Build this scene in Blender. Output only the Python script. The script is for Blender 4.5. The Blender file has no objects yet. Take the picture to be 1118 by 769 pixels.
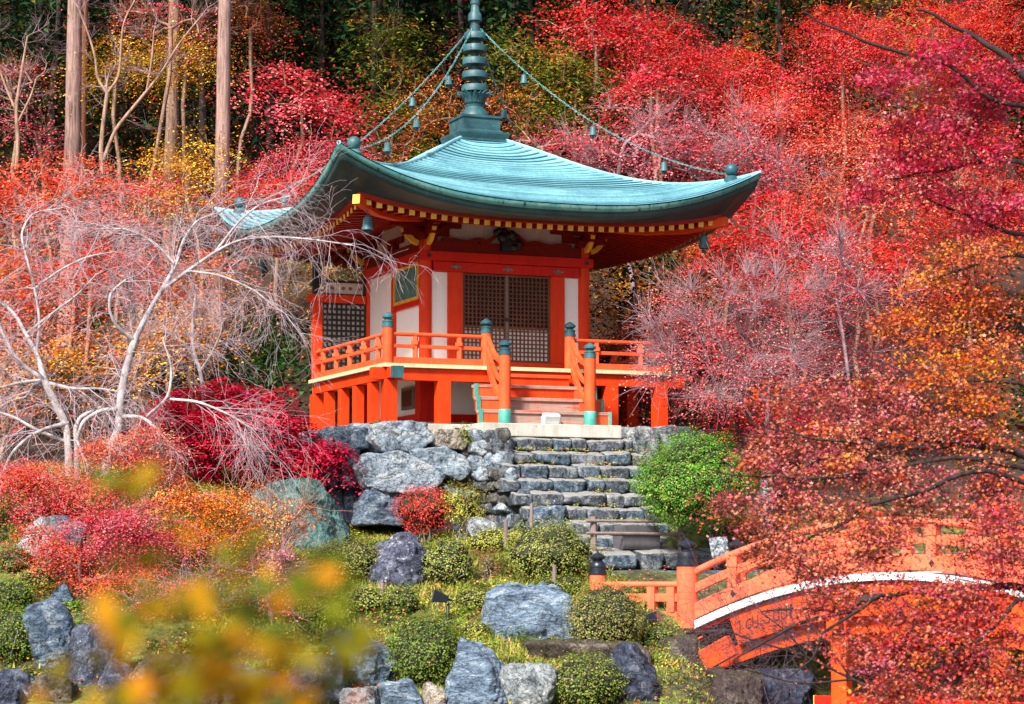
import bpy, math, random
import numpy as np
from mathutils import Vector, Matrix
S = bpy.context.scene
COL = S.collection
R_ = math.radians

# ------------------------------------------------------------------ camera, sky, sun, exposure
F_PX, CX, CY, PITCH, CAM_Z = 2500.0, 559.0, 384.5, 0.0871, -3.13
cam_d = bpy.data.cameras.new('camera')
cam = bpy.data.objects.new('camera', cam_d); COL.objects.link(cam)
cam.location = (0, 0, CAM_Z); cam.rotation_euler = (math.pi / 2 + PITCH, 0, 0)
cam_d.sensor_width = 36; cam_d.sensor_fit = 'HORIZONTAL'; cam_d.lens = F_PX / 1118 * 36
cam_d.clip_start = 0.1; cam_d.clip_end = 3000
cam_d.dof.use_dof = True; cam_d.dof.focus_distance = 56; cam_d.dof.aperture_fstop = 2.8
S.camera = cam
SUN_ELEV, SUN_AZ = R_(43), R_(-152)          # azimuth measured from +Y towards +X: behind the camera, to the left
w = bpy.data.worlds.new('World'); S.world = w; w.use_nodes = True
nt = w.node_tree; nt.nodes.clear()
sky = nt.nodes.new('ShaderNodeTexSky'); sky.sky_type = 'NISHITA'; sky.sun_disc = False
sky.sun_elevation = SUN_ELEV; sky.sun_rotation = SUN_AZ; sky.air_density = 1.0; sky.dust_density = 2.5
bg = nt.nodes.new('ShaderNodeBackground'); bg.inputs[1].default_value = 0.08
wo = nt.nodes.new('ShaderNodeOutputWorld')
nt.links.new(sky.outputs[0], bg.inputs[0]); nt.links.new(bg.outputs[0], wo.inputs[0])
sl = bpy.data.lights.new('sun', 'SUN'); sl.energy = 4.3; sl.angle = R_(10); sl.color = (1.0, 0.95, 0.87)
so = bpy.data.objects.new('sun', sl); COL.objects.link(so)
sd = Vector((math.sin(SUN_AZ) * math.cos(SUN_ELEV), math.cos(SUN_AZ) * math.cos(SUN_ELEV), math.sin(SUN_ELEV)))
so.rotation_euler = sd.to_track_quat('Z', 'Y').to_euler()
S.view_settings.view_transform = 'Standard'; S.view_settings.look = 'None'
S.view_settings.exposure = 1.2; S.view_settings.gamma = 1.0
S.render.engine = 'CYCLES'
S.cycles.max_bounces = 6; S.cycles.diffuse_bounces = 2; S.cycles.glossy_bounces = 2
S.cycles.transmission_bounces = 3; S.cycles.use_denoising = True

# ------------------------------------------------------------------ helpers
FW = np.array([0, math.cos(PITCH), math.sin(PITCH)]); UP = np.array([0, -math.sin(PITCH), math.cos(PITCH)])
def ray(px, py):
    d = FW * F_PX + np.array([1., 0, 0]) * (px - CX) - UP * (py - CY)
    return d / d[1]
CAMP = np.array([0, 0, CAM_Z])
def P(px, py, d):                    # a point at distance d (metres along the ground from the viewer)
    return CAMP + ray(px, py) * d
def mpp(d): return d / F_PX          # metres per photo pixel at that distance

def setp(o, label=None, cat=None, group=None, kind=None):
    if label: o['label'] = label
    if cat: o['category'] = cat
    if group: o['group'] = group
    if kind: o['kind'] = kind
    return o
def empty(name, loc, label, cat, rz=0, group=None):
    o = bpy.data.objects.new(name, None); COL.objects.link(o)
    o.location = loc; o.rotation_euler = (0, 0, rz); o.empty_display_size = 0.2
    return setp(o, label, cat, group)

class MB:
    """collects polygons"""
    def __init__(s): s.v = []; s.f = []; s.n = 0; s.mi = []; s.m = 0
    def add(s, v, f):
        v = np.asarray(v, float); b = s.n
        s.v.append(v); s.n += len(v)
        for q in f: s.f.append([i + b for i in q]); s.mi.append(s.m)
    def box(s, x0, x1, y0, y1, z0, z1, M=None):
        v = np.array([[x, y, z] for x in (x0, x1) for y in (y0, y1) for z in (z0, z1)], float)
        if M is not None: v = v @ np.array(M)[:3, :3].T + np.array(M)[:3, 3]
        s.add(v, [(0, 1, 3, 2), (4, 6, 7, 5), (0, 4, 5, 1), (2, 3, 7, 6), (0, 2, 6, 4), (1, 5, 7, 3)])
    def bar(s, a, b, wd, ht, up=(0, 0, 1)):
        a = np.array(a, float); b = np.array(b, float); d = b - a; L = np.linalg.norm(d); d /= L
        r = np.cross(d, up); r /= np.linalg.norm(r); u = np.cross(r, d)
        v = [p + r * sx * wd / 2 + u * sz * ht / 2 for p in (a, b) for sx in (-1, 1) for sz in (-1, 1)]
        s.add(v, [(0, 1, 3, 2), (4, 6, 7, 5), (0, 4, 5, 1), (2, 3, 7, 6), (0, 2, 6, 4), (1, 5, 7, 3)])
    def sweep(s, pts, wd, ht, up=(0, 0, 1)):       # rectangular section along a path
        pts = np.array(pts, float); n = len(pts); v = []; f = []
        for i in range(n):
            d = pts[min(i + 1, n - 1)] - pts[max(i - 1, 0)]; d /= np.linalg.norm(d)
            r = np.cross(d, up); r /= np.linalg.norm(r); u = np.cross(r, d)
            for sx, sz in ((-1, -1), (1, -1), (1, 1), (-1, 1)): v.append(pts[i] + r * sx * wd / 2 + u * sz * ht / 2)
        for i in range(n - 1):
            for k in range(4): f.append((4 * i + k, 4 * i + (k + 1) % 4, 4 * i + 4 + (k + 1) % 4, 4 * i + 4 + k))
        f += [(3, 2, 1, 0), (4 * n - 4, 4 * n - 3, 4 * n - 2, 4 * n - 1)]
        s.add(v, f)
    def tube(s, pts, rad, k=8, caps=True):
        pts = np.array(pts, float); n = len(pts)
        rad = np.full(n, rad, float) if np.isscalar(rad) else np.array(rad, float)
        v = []; f = []; r = None
        for i in range(n):
            d = pts[min(i + 1, n - 1)] - pts[max(i - 1, 0)]; d /= (np.linalg.norm(d) + 1e-9)
            if r is None:
                r = np.cross(d, (0.3, 0.1, 1)) if abs(d[2]) < .9 else np.cross(d, (1, .2, 0))
            r = r - d * (r @ d); r /= np.linalg.norm(r); u = np.cross(d, r)
            for j in range(k):
                a = 2 * math.pi * j / k; v.append(pts[i] + (r * math.cos(a) + u * math.sin(a)) * rad[i])
        for i in range(n - 1):
            for j in range(k): f.append((k * i + j, k * i + (j + 1) % k, k * i + k + (j + 1) % k, k * i + k + j))
        if caps: f += [tuple(range(k - 1, -1, -1)), tuple(range(k * n - k, k * n))]
        s.add(v, f)
    def lathe(s, prof, c=(0, 0, 0), k=20):        # prof: (radius, z)
        v = []; f = []; n = len(prof)
        for r, z in prof:
            for j in range(k):
                a = 2 * math.pi * j / k; v.append((c[0] + r * math.cos(a), c[1] + r * math.sin(a), c[2] + z))
        for i in range(n - 1):
            for j in range(k): f.append((k * i + j, k * i + (j + 1) % k, k * i + k + (j + 1) % k, k * i + k + j))
        f += [tuple(range(k - 1, -1, -1)), tuple(range(k * n - k, k * n))]
        s.add(v, f)
    def build(s, name, mats, parent=None, smooth=False, bevel=0):
        me = bpy.data.meshes.new(name)
        me.from_pydata(np.concatenate(s.v).tolist(), [], s.f)
        mats = mats if isinstance(mats, (list, tuple)) else [mats]
        for m in mats: me.materials.append(m)
        if len(mats) > 1: me.polygons.foreach_set('material_index', s.mi)
        if smooth: me.polygons.foreach_set('use_smooth', [True] * len(me.polygons))
        me.update()
        o = bpy.data.objects.new(name, me); COL.objects.link(o)
        if parent: o.parent = parent
        if smooth and smooth != 'all': 
            try: me.set_sharp_from_angle(angle=R_(40))
            except Exception: pass
        if bevel:
            b = o.modifiers.new('edge', 'BEVEL'); b.width = bevel; b.segments = 2; b.limit_method = 'ANGLE'
        return o

def np_mesh(name, verts, faces, mats, parent=None, tint=None, smooth=False, mi=None):
    """fast mesh from arrays; faces (n,k) all with the same number of corners, or a list of such arrays"""
    fl = faces if isinstance(faces, list) else [faces]
    fl = [np.asarray(f, np.int32) for f in fl if len(f)]
    me = bpy.data.meshes.new(name)
    me.vertices.add(len(verts)); me.vertices.foreach_set('co', np.asarray(verts, np.float32).ravel())
    loops = np.concatenate([f.ravel() for f in fl]); tot = np.concatenate([np.full(len(f), f.shape[1], np.int32) for f in fl])
    st = np.concatenate([[0], np.cumsum(tot)[:-1]]).astype(np.int32)
    me.loops.add(len(loops)); me.loops.foreach_set('vertex_index', loops)
    me.polygons.add(len(tot)); me.polygons.foreach_set('loop_start', st); me.polygons.foreach_set('loop_total', tot)
    for m in (mats if isinstance(mats, (list, tuple)) else [mats]): me.materials.append(m)
    if mi is not None: me.polygons.foreach_set('material_index', np.asarray(mi, np.int32))
    if smooth: me.polygons.foreach_set('use_smooth', np.ones(len(tot), bool))
    me.update(calc_edges=True)
    if tint is not None:
        a = me.color_attributes.new('tint', 'FLOAT_COLOR', 'POINT')
        a.data.foreach_set('color', np.concatenate([tint, np.ones((len(tint), 1))], 1).astype(np.float32).ravel())
    me.validate()
    o = bpy.data.objects.new(name, me); COL.objects.link(o)
    if parent: o.parent = parent
    return o

# value noise, vectorised
def _h(i, j, k, seed):
    n = (i * 374761393 + j * 668265263 + k * 1274126177 + seed * 974634541) & 0xffffffff
    n = ((n ^ (n >> 13)) * 1274126177) & 0xffffffff
    n = ((n ^ (n >> 16)) * 2246822519) & 0xffffffff
    return ((n ^ (n >> 15)) & 0xffff) / 65535.0
def vnoise(p, seed=0):
    p = np.asarray(p, float); i = np.floor(p).astype(np.int64); f = p - i; f = f * f * (3 - 2 * f); r = 0
    for a in (0, 1):
        for b in (0, 1):
            for c in (0, 1):
                wgt = (f[:, 0] if a else 1 - f[:, 0]) * (f[:, 1] if b else 1 - f[:, 1]) * (f[:, 2] if c else 1 - f[:, 2])
                r = r + wgt * _h(i[:, 0] + a, i[:, 1] + b, i[:, 2] + c, seed)
    return r * 2 - 1
def fbm(p, seed=0, o=4, g=.5):
    r = 0; a = 1; p = np.asarray(p, float)
    for k in range(o): r = r + a * vnoise(p, seed + k * 17); a *= g; p = p * 2.03 + 5.2
    return r

# ------------------------------------------------------------------ materials
def nodes(name):
    m = bpy.data.materials.new(name); m.use_nodes = True; t = m.node_tree
    return m, t, t.nodes, t.links, t.nodes['Principled BSDF']
def ramp(N, stops):
    r = N.new('ShaderNodeValToRGB'); e = r.color_ramp.elements
    while len(e) < len(stops): e.new(0.5)
    for k, (p, c) in enumerate(stops): e[k].position = p; e[k].color = (*c, 1)
    return r
def noise(N, L, co, scale, det=5, rough=.6, dist=0):
    n = N.new('ShaderNodeTexNoise'); n.inputs['Scale'].default_value = scale; n.inputs['Detail'].default_value = det
    n.inputs['Roughness'].default_value = rough; n.inputs['Distortion'].default_value = dist; L.new(co, n.inputs['Vector']); return n
def mixc(N, L, fac, a, b, mode='MIX'):
    x = N.new('ShaderNodeMix'); x.data_type = 'RGBA'; x.blend_type = mode
    for sock, v in ((x.inputs[0], fac), (x.inputs[6], a), (x.inputs[7], b)):
        if hasattr(v, 'is_output'): L.new(v, sock)
        elif isinstance(v, (int, float)): sock.default_value = v
        else: sock.default_value = (*v, 1)
    return x.outputs[2]
def bump(N, L, bs, h, strength=.4, dist=.02):
    b = N.new('ShaderNodeBump'); b.inputs['Strength'].default_value = strength; b.inputs['Distance'].default_value = dist
    L.new(h, b.inputs['Height']); L.new(b.outputs[0], bs.inputs['Normal'])
def coords(N, kind='Object'):
    return N.new('ShaderNodeTexCoord').outputs[kind]
def scaled(N, L, co, sc):
    m = N.new('ShaderNodeMapping'); m.inputs['Scale'].default_value = sc; L.new(co, m.inputs[0]); return m.outputs[0]

def painted(name, c, c2, rough=.5, wear=None, stretch=(1, 1, 1), grime=.6):
    m, t, N, L, b = nodes(name); co = scaled(N, L, coords(N), stretch)
    n = noise(N, L, co, 2.2, 6, .65); n2 = noise(N, L, co, 22, 4, .6)
    r = ramp(N, [(.3, c), (.7, c2)]); L.new(n.outputs[0], r.inputs[0]); out = r.outputs[0]
    if wear:
        r2 = ramp(N, [(wear[1], (0, 0, 0)), (wear[1] + .08, (1, 1, 1))])
        n3 = noise(N, L, co, wear[2], 7, .75); L.new(n3.outputs[0], r2.inputs[0])
        out = mixc(N, L, r2.outputs[0], out, wear[0])
    n4 = noise(N, L, scaled(N, L, coords(N), (5, 5, .7)), 1.5, 7, .75); r4 = ramp(N, [(.34, (.62, .6, .6)), (.52, (1, 1, 1))]); L.new(n4.outputs[0], r4.inputs[0]); out = mixc(N, L, grime, out, r4.outputs[0], 'MULTIPLY')
    L.new(out, b.inputs['Base Color']); b.inputs['Roughness'].default_value = rough
    b.inputs['Specular IOR Level'].default_value = .2
    bump(N, L, b, n2.outputs[0], .15, .01); return m
def plain(name, c, rough=.6, metal=0):
    m, t, N, L, b = nodes(name); n = noise(N, L, coords(N), 9, 5, .6)
    r = ramp(N, [(.3, tuple(x * .8 for x in c)), (.7, tuple(min(1, x * 1.15) for x in c))]); L.new(n.outputs[0], r.inputs[0])
    L.new(r.outputs[0], b.inputs['Base Color']); b.inputs['Roughness'].default_value = rough; b.inputs['Metallic'].default_value = metal
    return m
def stone(name, dark, mid, light, lichen=(.62, .62, .58), sc=1.0, streak=(1, 1, 1), moss=None, spots=.62, top=None):
    m, t, N, L, b = nodes(name)
    oi = N.new('ShaderNodeObjectInfo'); add = N.new('ShaderNodeVectorMath'); add.operation = 'MULTIPLY_ADD'
    add.inputs[1].default_value = (37, 23, 51); L.new(oi.outputs['Random'], add.inputs[0]); L.new(coords(N), add.inputs[2])
    co = add.outputs[0]
    n1 = noise(N, L, scaled(N, L, co, streak), 2.4 * sc, 9, .68, .6)
    r = ramp(N, [(.32, dark), (.5, mid), (.66, light)]); L.new(n1.outputs[0], r.inputs[0])
    n2 = noise(N, L, scaled(N, L, co, streak), 9 * sc, 8, .72, .3)
    r2 = ramp(N, [(.45, (0, 0, 0)), (.75, (1, 1, 1))]); L.new(n2.outputs[0], r2.inputs[0])
    out = mixc(N, L, r2.outputs[0], r.outputs[0], mid, 'MIX')
    n3 = noise(N, L, co, 5.5 * sc, 10, .8, .2)
    r3 = ramp(N, [(spots, (0, 0, 0)), (spots + .06, (1, 1, 1))]); L.new(n3.outputs[0], r3.inputs[0])
    out = mixc(N, L, r3.outputs[0], out, lichen)
    n4 = noise(N, L, co, 26 * sc, 4, .6)
    r4 = ramp(N, [(.36, (.35, .35, .36)), (.5, (1, 1, 1))]); L.new(n4.outputs[0], r4.inputs[0])
    out = mixc(N, L, .7, out, r4.outputs[0], 'MULTIPLY')
    for scl, wid in ((1.3, .022), (3.6, .03)):             # dark fracture lines
        n6 = noise(N, L, scaled(N, L, co, streak), scl * sc, 7, .6, .8); sb = N.new('ShaderNodeMath'); sb.operation = 'SUBTRACT'; sb.inputs[1].default_value = .5; L.new(n6.outputs[0], sb.inputs[0])
        ab = N.new('ShaderNodeMath'); ab.operation = 'ABSOLUTE'; L.new(sb.outputs[0], ab.inputs[0])
        r6 = ramp(N, [(0, (.12, .12, .14)), (wid, (1, 1, 1))]); L.new(ab.outputs[0], r6.inputs[0]); out = mixc(N, L, .85, out, r6.outputs[0], 'MULTIPLY')
    if moss:
        g = N.new('ShaderNodeNewGeometry'); sx = N.new('ShaderNodeSeparateXYZ'); L.new(g.outputs['Normal'], sx.inputs[0])
        n5 = noise(N, L, co, 3.5, 6, .7); ad = N.new('ShaderNodeMath'); ad.operation = 'MULTIPLY_ADD'; ad.inputs[1].default_value = .35
        L.new(sx.outputs[2], ad.inputs[0]); L.new(n5.outputs[0], ad.inputs[2])
        r5 = ramp(N, [(.78, (0, 0, 0)), (.9, (1, 1, 1))]); L.new(ad.outputs[0], r5.inputs[0])
        out = mixc(N, L, r5.outputs[0], out, moss)
    if top:                                               # upward faces paler: light on the treads put into the colour
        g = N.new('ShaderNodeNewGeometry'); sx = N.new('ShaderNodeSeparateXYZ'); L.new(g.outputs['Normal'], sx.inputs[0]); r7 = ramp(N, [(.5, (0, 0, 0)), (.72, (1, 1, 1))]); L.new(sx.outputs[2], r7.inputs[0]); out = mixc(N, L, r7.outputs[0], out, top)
    L.new(out, b.inputs['Base Color']); b.inputs['Roughness'].default_value = .82; b.inputs['Specular IOR Level'].default_value = .25
    h = mixc(N, L, .5, n1.outputs[0], n2.outputs[0]); bump(N, L, b, h, 1.0, .13); return m
def leafmat(name, trans=.35, rough=.75, spec=.05):
    m, t, N, L, b = nodes(name); a = N.new('ShaderNodeAttribute'); a.attribute_name = 'tint'
    L.new(a.outputs['Color'], b.inputs['Base Color']); b.inputs['Roughness'].default_value = rough; b.inputs['Specular IOR Level'].default_value = spec
    tr = N.new('ShaderNodeBsdfTranslucent'); L.new(a.outputs['Color'], tr.inputs[0])
    mx = N.new('ShaderNodeMixShader'); mx.inputs[0].default_value = trans
    L.new(b.outputs[0], mx.inputs[1]); L.new(tr.outputs[0], mx.inputs[2]); L.new(mx.outputs[0], N['Material Output'].inputs[0]); return m
def bark(name, a, c, sc=(6, 6, 1.2), light=None):
    m, t, N, L, b = nodes(name); co = scaled(N, L, coords(N), sc)
    n = noise(N, L, co, 2.2, 8, .7, .3); r = ramp(N, [(.35, a), (.65, c)]); L.new(n.outputs[0], r.inputs[0]); out = r.outputs[0]
    if light:
        n2 = noise(N, L, coords(N), 1.6, 7, .7); r2 = ramp(N, [(.52, (0, 0, 0)), (.62, (1, 1, 1))]); L.new(n2.outputs[0], r2.inputs[0])
        out = mixc(N, L, r2.outputs[0], out, light)
    L.new(out, b.inputs['Base Color']); b.inputs['Roughness'].default_value = .85; b.inputs['Specular IOR Level'].default_value = .2
    bump(N, L, b, n.outputs[0], .8, .03); return m

M = {}
M['vermilion'] = painted('vermilion_paint', (.70, .036, .004), (.78, .055, .007), .5, ((.62, .10, .03), .68, 5))
M['crimson'] = painted('red_paint', (.58, .010, .003), (.66, .016, .004), .45)
M['rail'] = painted('weathered_vermilion_paint', (.74, .070, .016), (.80, .115, .038), .55, ((.58, .20, .11), .66, 6))
M['salmon'] = painted('faded_salmon_paint', (.78, .115, .045), (.82, .17, .085), .55, ((.5, .16, .10), .68, 8))
M['orange'] = painted('orange_paint', (.76, .055, .005), (.80, .085, .009), .45)
M['yellow'] = painted('yellow_ochre_paint', (.82, .40, .04), (.88, .52, .12), .5)
M['gold'] = painted('gilded_paint', (.72, .38, .03), (.8, .46, .05), .4)
M['plaster'] = painted('white_plaster', (.90, .90, .91), (.93, .93, .93), .8, ((.76, .75, .72), .70, 2), grime=.12)
M['plaster_pinkgrey'] = painted('pink_grey_plaster', (.62, .50, .49), (.72, .60, .58), .85)
M['oxblood'] = painted('oxblood_paint_and_shade', (.17, .008, .005), (.24, .012, .006), .6)
M['lattice'] = painted('brown_lattice_wood', (.13, .045, .022), (.19, .07, .035), .55)
M['dark'] = plain('black_lacquer', (.012, .012, .012), .4)
M['black_metal'] = plain('black_metal_fitting', (.012, .016, .026), .35)
M['paper'] = painted('white_paper', (.88, .88, .9), (.9, .9, .91), .8, grime=0)
M['deckend'] = painted('pale_board_ends', (.62, .47, .26), (.72, .58, .36), .7)
M['wornstep'] = painted('worn_step_boards', (.26, .17, .14), (.42, .29, .24), .8, ((.66, .07, .02), .52, 1.6), (.5, 1, 6))
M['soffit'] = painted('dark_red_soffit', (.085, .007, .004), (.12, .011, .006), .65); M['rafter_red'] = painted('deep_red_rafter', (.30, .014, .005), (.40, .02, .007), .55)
M['concrete'] = painted('pale_granite_slab', (.40, .38, .33), (.54, .52, .47), .85, ((.26, .25, .22), .60, 5))
M['white'] = painted('white_paint', (.78, .80, .82), (.84, .86, .87), .6, ((.5, .5, .5), .7, 9))
M['oldwood'] = painted('grey_weathered_wood', (.16, .12, .11), (.26, .20, .19), .8, None, (8, 8, 1))
M['greywood'] = painted('grey_violet_wood', (.07, .065, .075), (.12, .11, .125), .8, None, (1, 1, 10))

def copper(name, a, bcol, c, bands=None):
    m, t, N, L, b = nodes(name); co = coords(N)
    n = noise(N, L, co, 1.1, 8, .7, .5); r = ramp(N, [(.3, a), (.5, bcol), (.7, c)]); L.new(n.outputs[0], r.inputs[0])
    n2 = noise(N, L, co, 14, 7, .75); r2 = ramp(N, [(.33, (.45, .5, .5)), (.5, (1, 1, 1))]); L.new(n2.outputs[0], r2.inputs[0])
    out = mixc(N, L, .6, r.outputs[0], r2.outputs[0], 'MULTIPLY')
    if bands:
        n3 = noise(N, L, scaled(N, L, co, (3, 3, 1)), 2.5, 6, .7); r3 = ramp(N, [(.57, (0, 0, 0)), (.63, (1, 1, 1))]); L.new(n3.outputs[0], r3.inputs[0])
        out = mixc(N, L, r3.outputs[0], out, bands)
    L.new(out, b.inputs['Base Color']); b.inputs['Roughness'].default_value = .5; b.inputs['Metallic'].default_value = .0
    b.inputs['Specular IOR Level'].default_value = .45
    bump(N, L, b, n2.outputs[0], .25, .01); return m
M['verdigris'] = copper('verdigris_copper', (.010, .042, .052), (.024, .085, .10), (.07, .18, .195))
M['verd_edge'] = copper('verdigris_edge_copper', (.05, .21, .21), (.11, .35, .35), (.28, .52, .50), (.012, .04, .045))
M['verd_dark'] = copper('dark_patinated_copper', (.012, .035, .04), (.02, .06, .065), (.04, .11, .115))
M['cap_teal'] = copper('teal_copper_cap', (.01, .055, .075), (.02, .09, .11), (.05, .17, .19))
M['shoe'] = copper('green_copper_shoe', (.03, .22, .18), (.05, .30, .24), (.16, .45, .38))
def roofmat():
    m, t, N, L, b = nodes('verdigris_roof_sheet'); uv = N.new('ShaderNodeUVMap'); uv.uv_map = 'UVMap'
    sep = N.new('ShaderNodeSeparateXYZ'); L.new(uv.outputs[0], sep.inputs[0])
    # copper sheets laid in level courses (v runs down the slope in metres), each course lapping the next
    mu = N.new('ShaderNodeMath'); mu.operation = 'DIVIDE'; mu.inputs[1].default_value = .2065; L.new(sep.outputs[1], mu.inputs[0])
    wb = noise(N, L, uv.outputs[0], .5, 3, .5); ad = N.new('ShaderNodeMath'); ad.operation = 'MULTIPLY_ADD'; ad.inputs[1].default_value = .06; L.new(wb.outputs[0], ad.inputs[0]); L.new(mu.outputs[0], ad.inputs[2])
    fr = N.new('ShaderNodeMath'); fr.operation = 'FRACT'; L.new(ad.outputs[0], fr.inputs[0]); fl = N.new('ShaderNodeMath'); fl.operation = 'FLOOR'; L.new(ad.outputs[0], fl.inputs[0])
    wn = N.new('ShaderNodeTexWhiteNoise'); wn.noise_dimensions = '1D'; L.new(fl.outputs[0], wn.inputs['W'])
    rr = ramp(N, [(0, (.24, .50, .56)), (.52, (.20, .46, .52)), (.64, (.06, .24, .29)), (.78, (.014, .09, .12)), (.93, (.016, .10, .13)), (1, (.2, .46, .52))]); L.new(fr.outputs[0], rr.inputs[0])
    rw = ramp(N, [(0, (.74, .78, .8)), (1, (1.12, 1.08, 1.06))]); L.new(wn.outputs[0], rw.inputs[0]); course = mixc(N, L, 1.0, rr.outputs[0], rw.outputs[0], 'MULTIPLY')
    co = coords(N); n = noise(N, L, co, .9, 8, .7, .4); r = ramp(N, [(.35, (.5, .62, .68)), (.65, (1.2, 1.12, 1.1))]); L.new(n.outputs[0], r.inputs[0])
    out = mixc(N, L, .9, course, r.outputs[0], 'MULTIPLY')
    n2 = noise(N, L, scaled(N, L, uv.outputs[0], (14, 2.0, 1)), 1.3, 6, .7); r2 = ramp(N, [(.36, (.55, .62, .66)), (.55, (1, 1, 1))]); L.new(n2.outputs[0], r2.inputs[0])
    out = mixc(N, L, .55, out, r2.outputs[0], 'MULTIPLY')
    L.new(out, b.inputs['Base Color']); b.inputs['Roughness'].default_value = .42; b.inputs['Specular IOR Level'].default_value = .6
    bump(N, L, b, fr.outputs[0], .5, .03); return m
M['roof'] = roofmat()
M['rock_blue'] = stone('blue_grey_stone', (.012, .02, .034), (.095, .145, .21), (.36, .40, .43), (.60, .60, .57), 1, (1, 1, 1.8))
M['rock_wall'] = stone('pale_blue_wall_stone', (.05, .075, .11), (.29, .36, .43), (.62, .63, .62), (.74, .72, .68), .9, (1, 1, 1.6), None, .6)
M['rock_warm'] = stone('pale_warm_stone', (.16, .13, .10), (.38, .33, .27), (.6, .55, .48), (.68, .66, .62), 1.2)
M['rock_rubble'] = stone('mossy_rubble_stone', (.02, .02, .018), (.10, .095, .085), (.30, .28, .25), (.42, .40, .36), 1.3, (1, 1, 1), (.055, .07, .012))
M['rock_dark'] = stone('dark_violet_boulder', (.006, .008, .016), (.04, .05, .085), (.18, .20, .26), (.5, .48, .5), 1, (1, 1, 1), None, .6)
M['rock_violet'] = stone('violet_blue_boulder', (.012, .014, .03), (.085, .095, .15), (.26, .28, .36), (.55, .53, .55), 1, (1, 1, 1), None, .56)
M['rock_streak'] = stone('streaked_blue_boulder', (.02, .03, .05), (.16, .23, .32), (.46, .53, .58), (.62, .62, .6), 1, (1, 1, 3.5))
M['rock_teal'] = stone('teal_green_boulder', (.02, .06, .06), (.10, .22, .21), (.28, .40, .37), (.38, .38, .33), .8, (2.5, 1, 1))
M['rock_pale'] = stone('pale_grey_boulder', (.06, .075, .09), (.27, .30, .32), (.54, .55, .54), (.66, .65, .62), 1)
M['rock_brown'] = stone('brown_bank_stone', (.02, .016, .012), (.085, .065, .05), (.24, .2, .17), (.4, .36, .3), 1.2, (1, 1, 1), (.05, .055, .012))
M['rock_step'] = stone('dark_step_stone', (.012, .015, .02), (.10, .12, .15), (.34, .36, .37), (.56, .55, .51), 1.3, (1, 1, 1), None, .58)
M['leaf'] = leafmat('leaf', .22); M['leaf_waxy'] = leafmat('waxy_leaf', .25, .5, .25); M['blade'] = leafmat('grass_blade', .3, .6, .2)
M['leaf_near'] = leafmat('near_leaf', .28)
M['bark_cedar'] = bark('cedar_bark', (.09, .05, .045), (.42, .27, .23), (9, 9, .45), (.30, .20, .18))
M['bark_red'] = bark('red_cedar_bark', (.09, .035, .02), (.22, .09, .05), (7, 7, .5))
M['bark_dark'] = bark('dark_bark', (.012, .009, .009), (.05, .035, .032))
M['bark_grey'] = bark('grey_bark', (.17, .14, .14), (.40, .35, .35), (4, 4, 1.5))
M['bark_tan'] = bark('tan_bark', (.14, .08, .055), (.44, .29, .21), (6, 6, .8))
M['bark_white'] = bark('silver_cherry_bark', (.16, .14, .15), (.46, .42, .43), (3, 3, 2), (.60, .55, .56))
M['twig_pale'] = bark('pale_twig_bark', (.34, .26, .29), (.50, .39, .43), (3, 3, 2))
M['twig_dark'] = bark('violet_dark_twig_bark', (.05, .03, .04), (.14, .09, .11), (3, 3, 2))
M['twig_violet'] = bark('violet_grey_twig_bark', (.18, .11, .13), (.38, .25, .28), (3, 3, 2))
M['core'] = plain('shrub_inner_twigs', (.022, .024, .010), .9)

# ------------------------------------------------------------------ hall frame
AZ = R_(22.2145); U0, D0 = -1.0009, 60.864
HX = np.array([math.cos(AZ), math.sin(AZ), 0]); HY = np.array([-math.sin(AZ), math.cos(AZ), 0]); HO = np.array([U0, D0, 0])
def H2W(x, y, z): return HO + HX * x + HY * y + np.array([0, 0, z])
def W2H(p): q = np.asarray(p, float) - HO; return np.array([q @ HX, q @ HY, q[2]])
def on_hall_plane(px, py, ly):            # point where the sight line meets the plane y = ly of the hall's own frame
    r = ray(px, py); t = (ly - (CAMP - HO) @ HY) / (r @ HY); return CAMP + r * t
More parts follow.
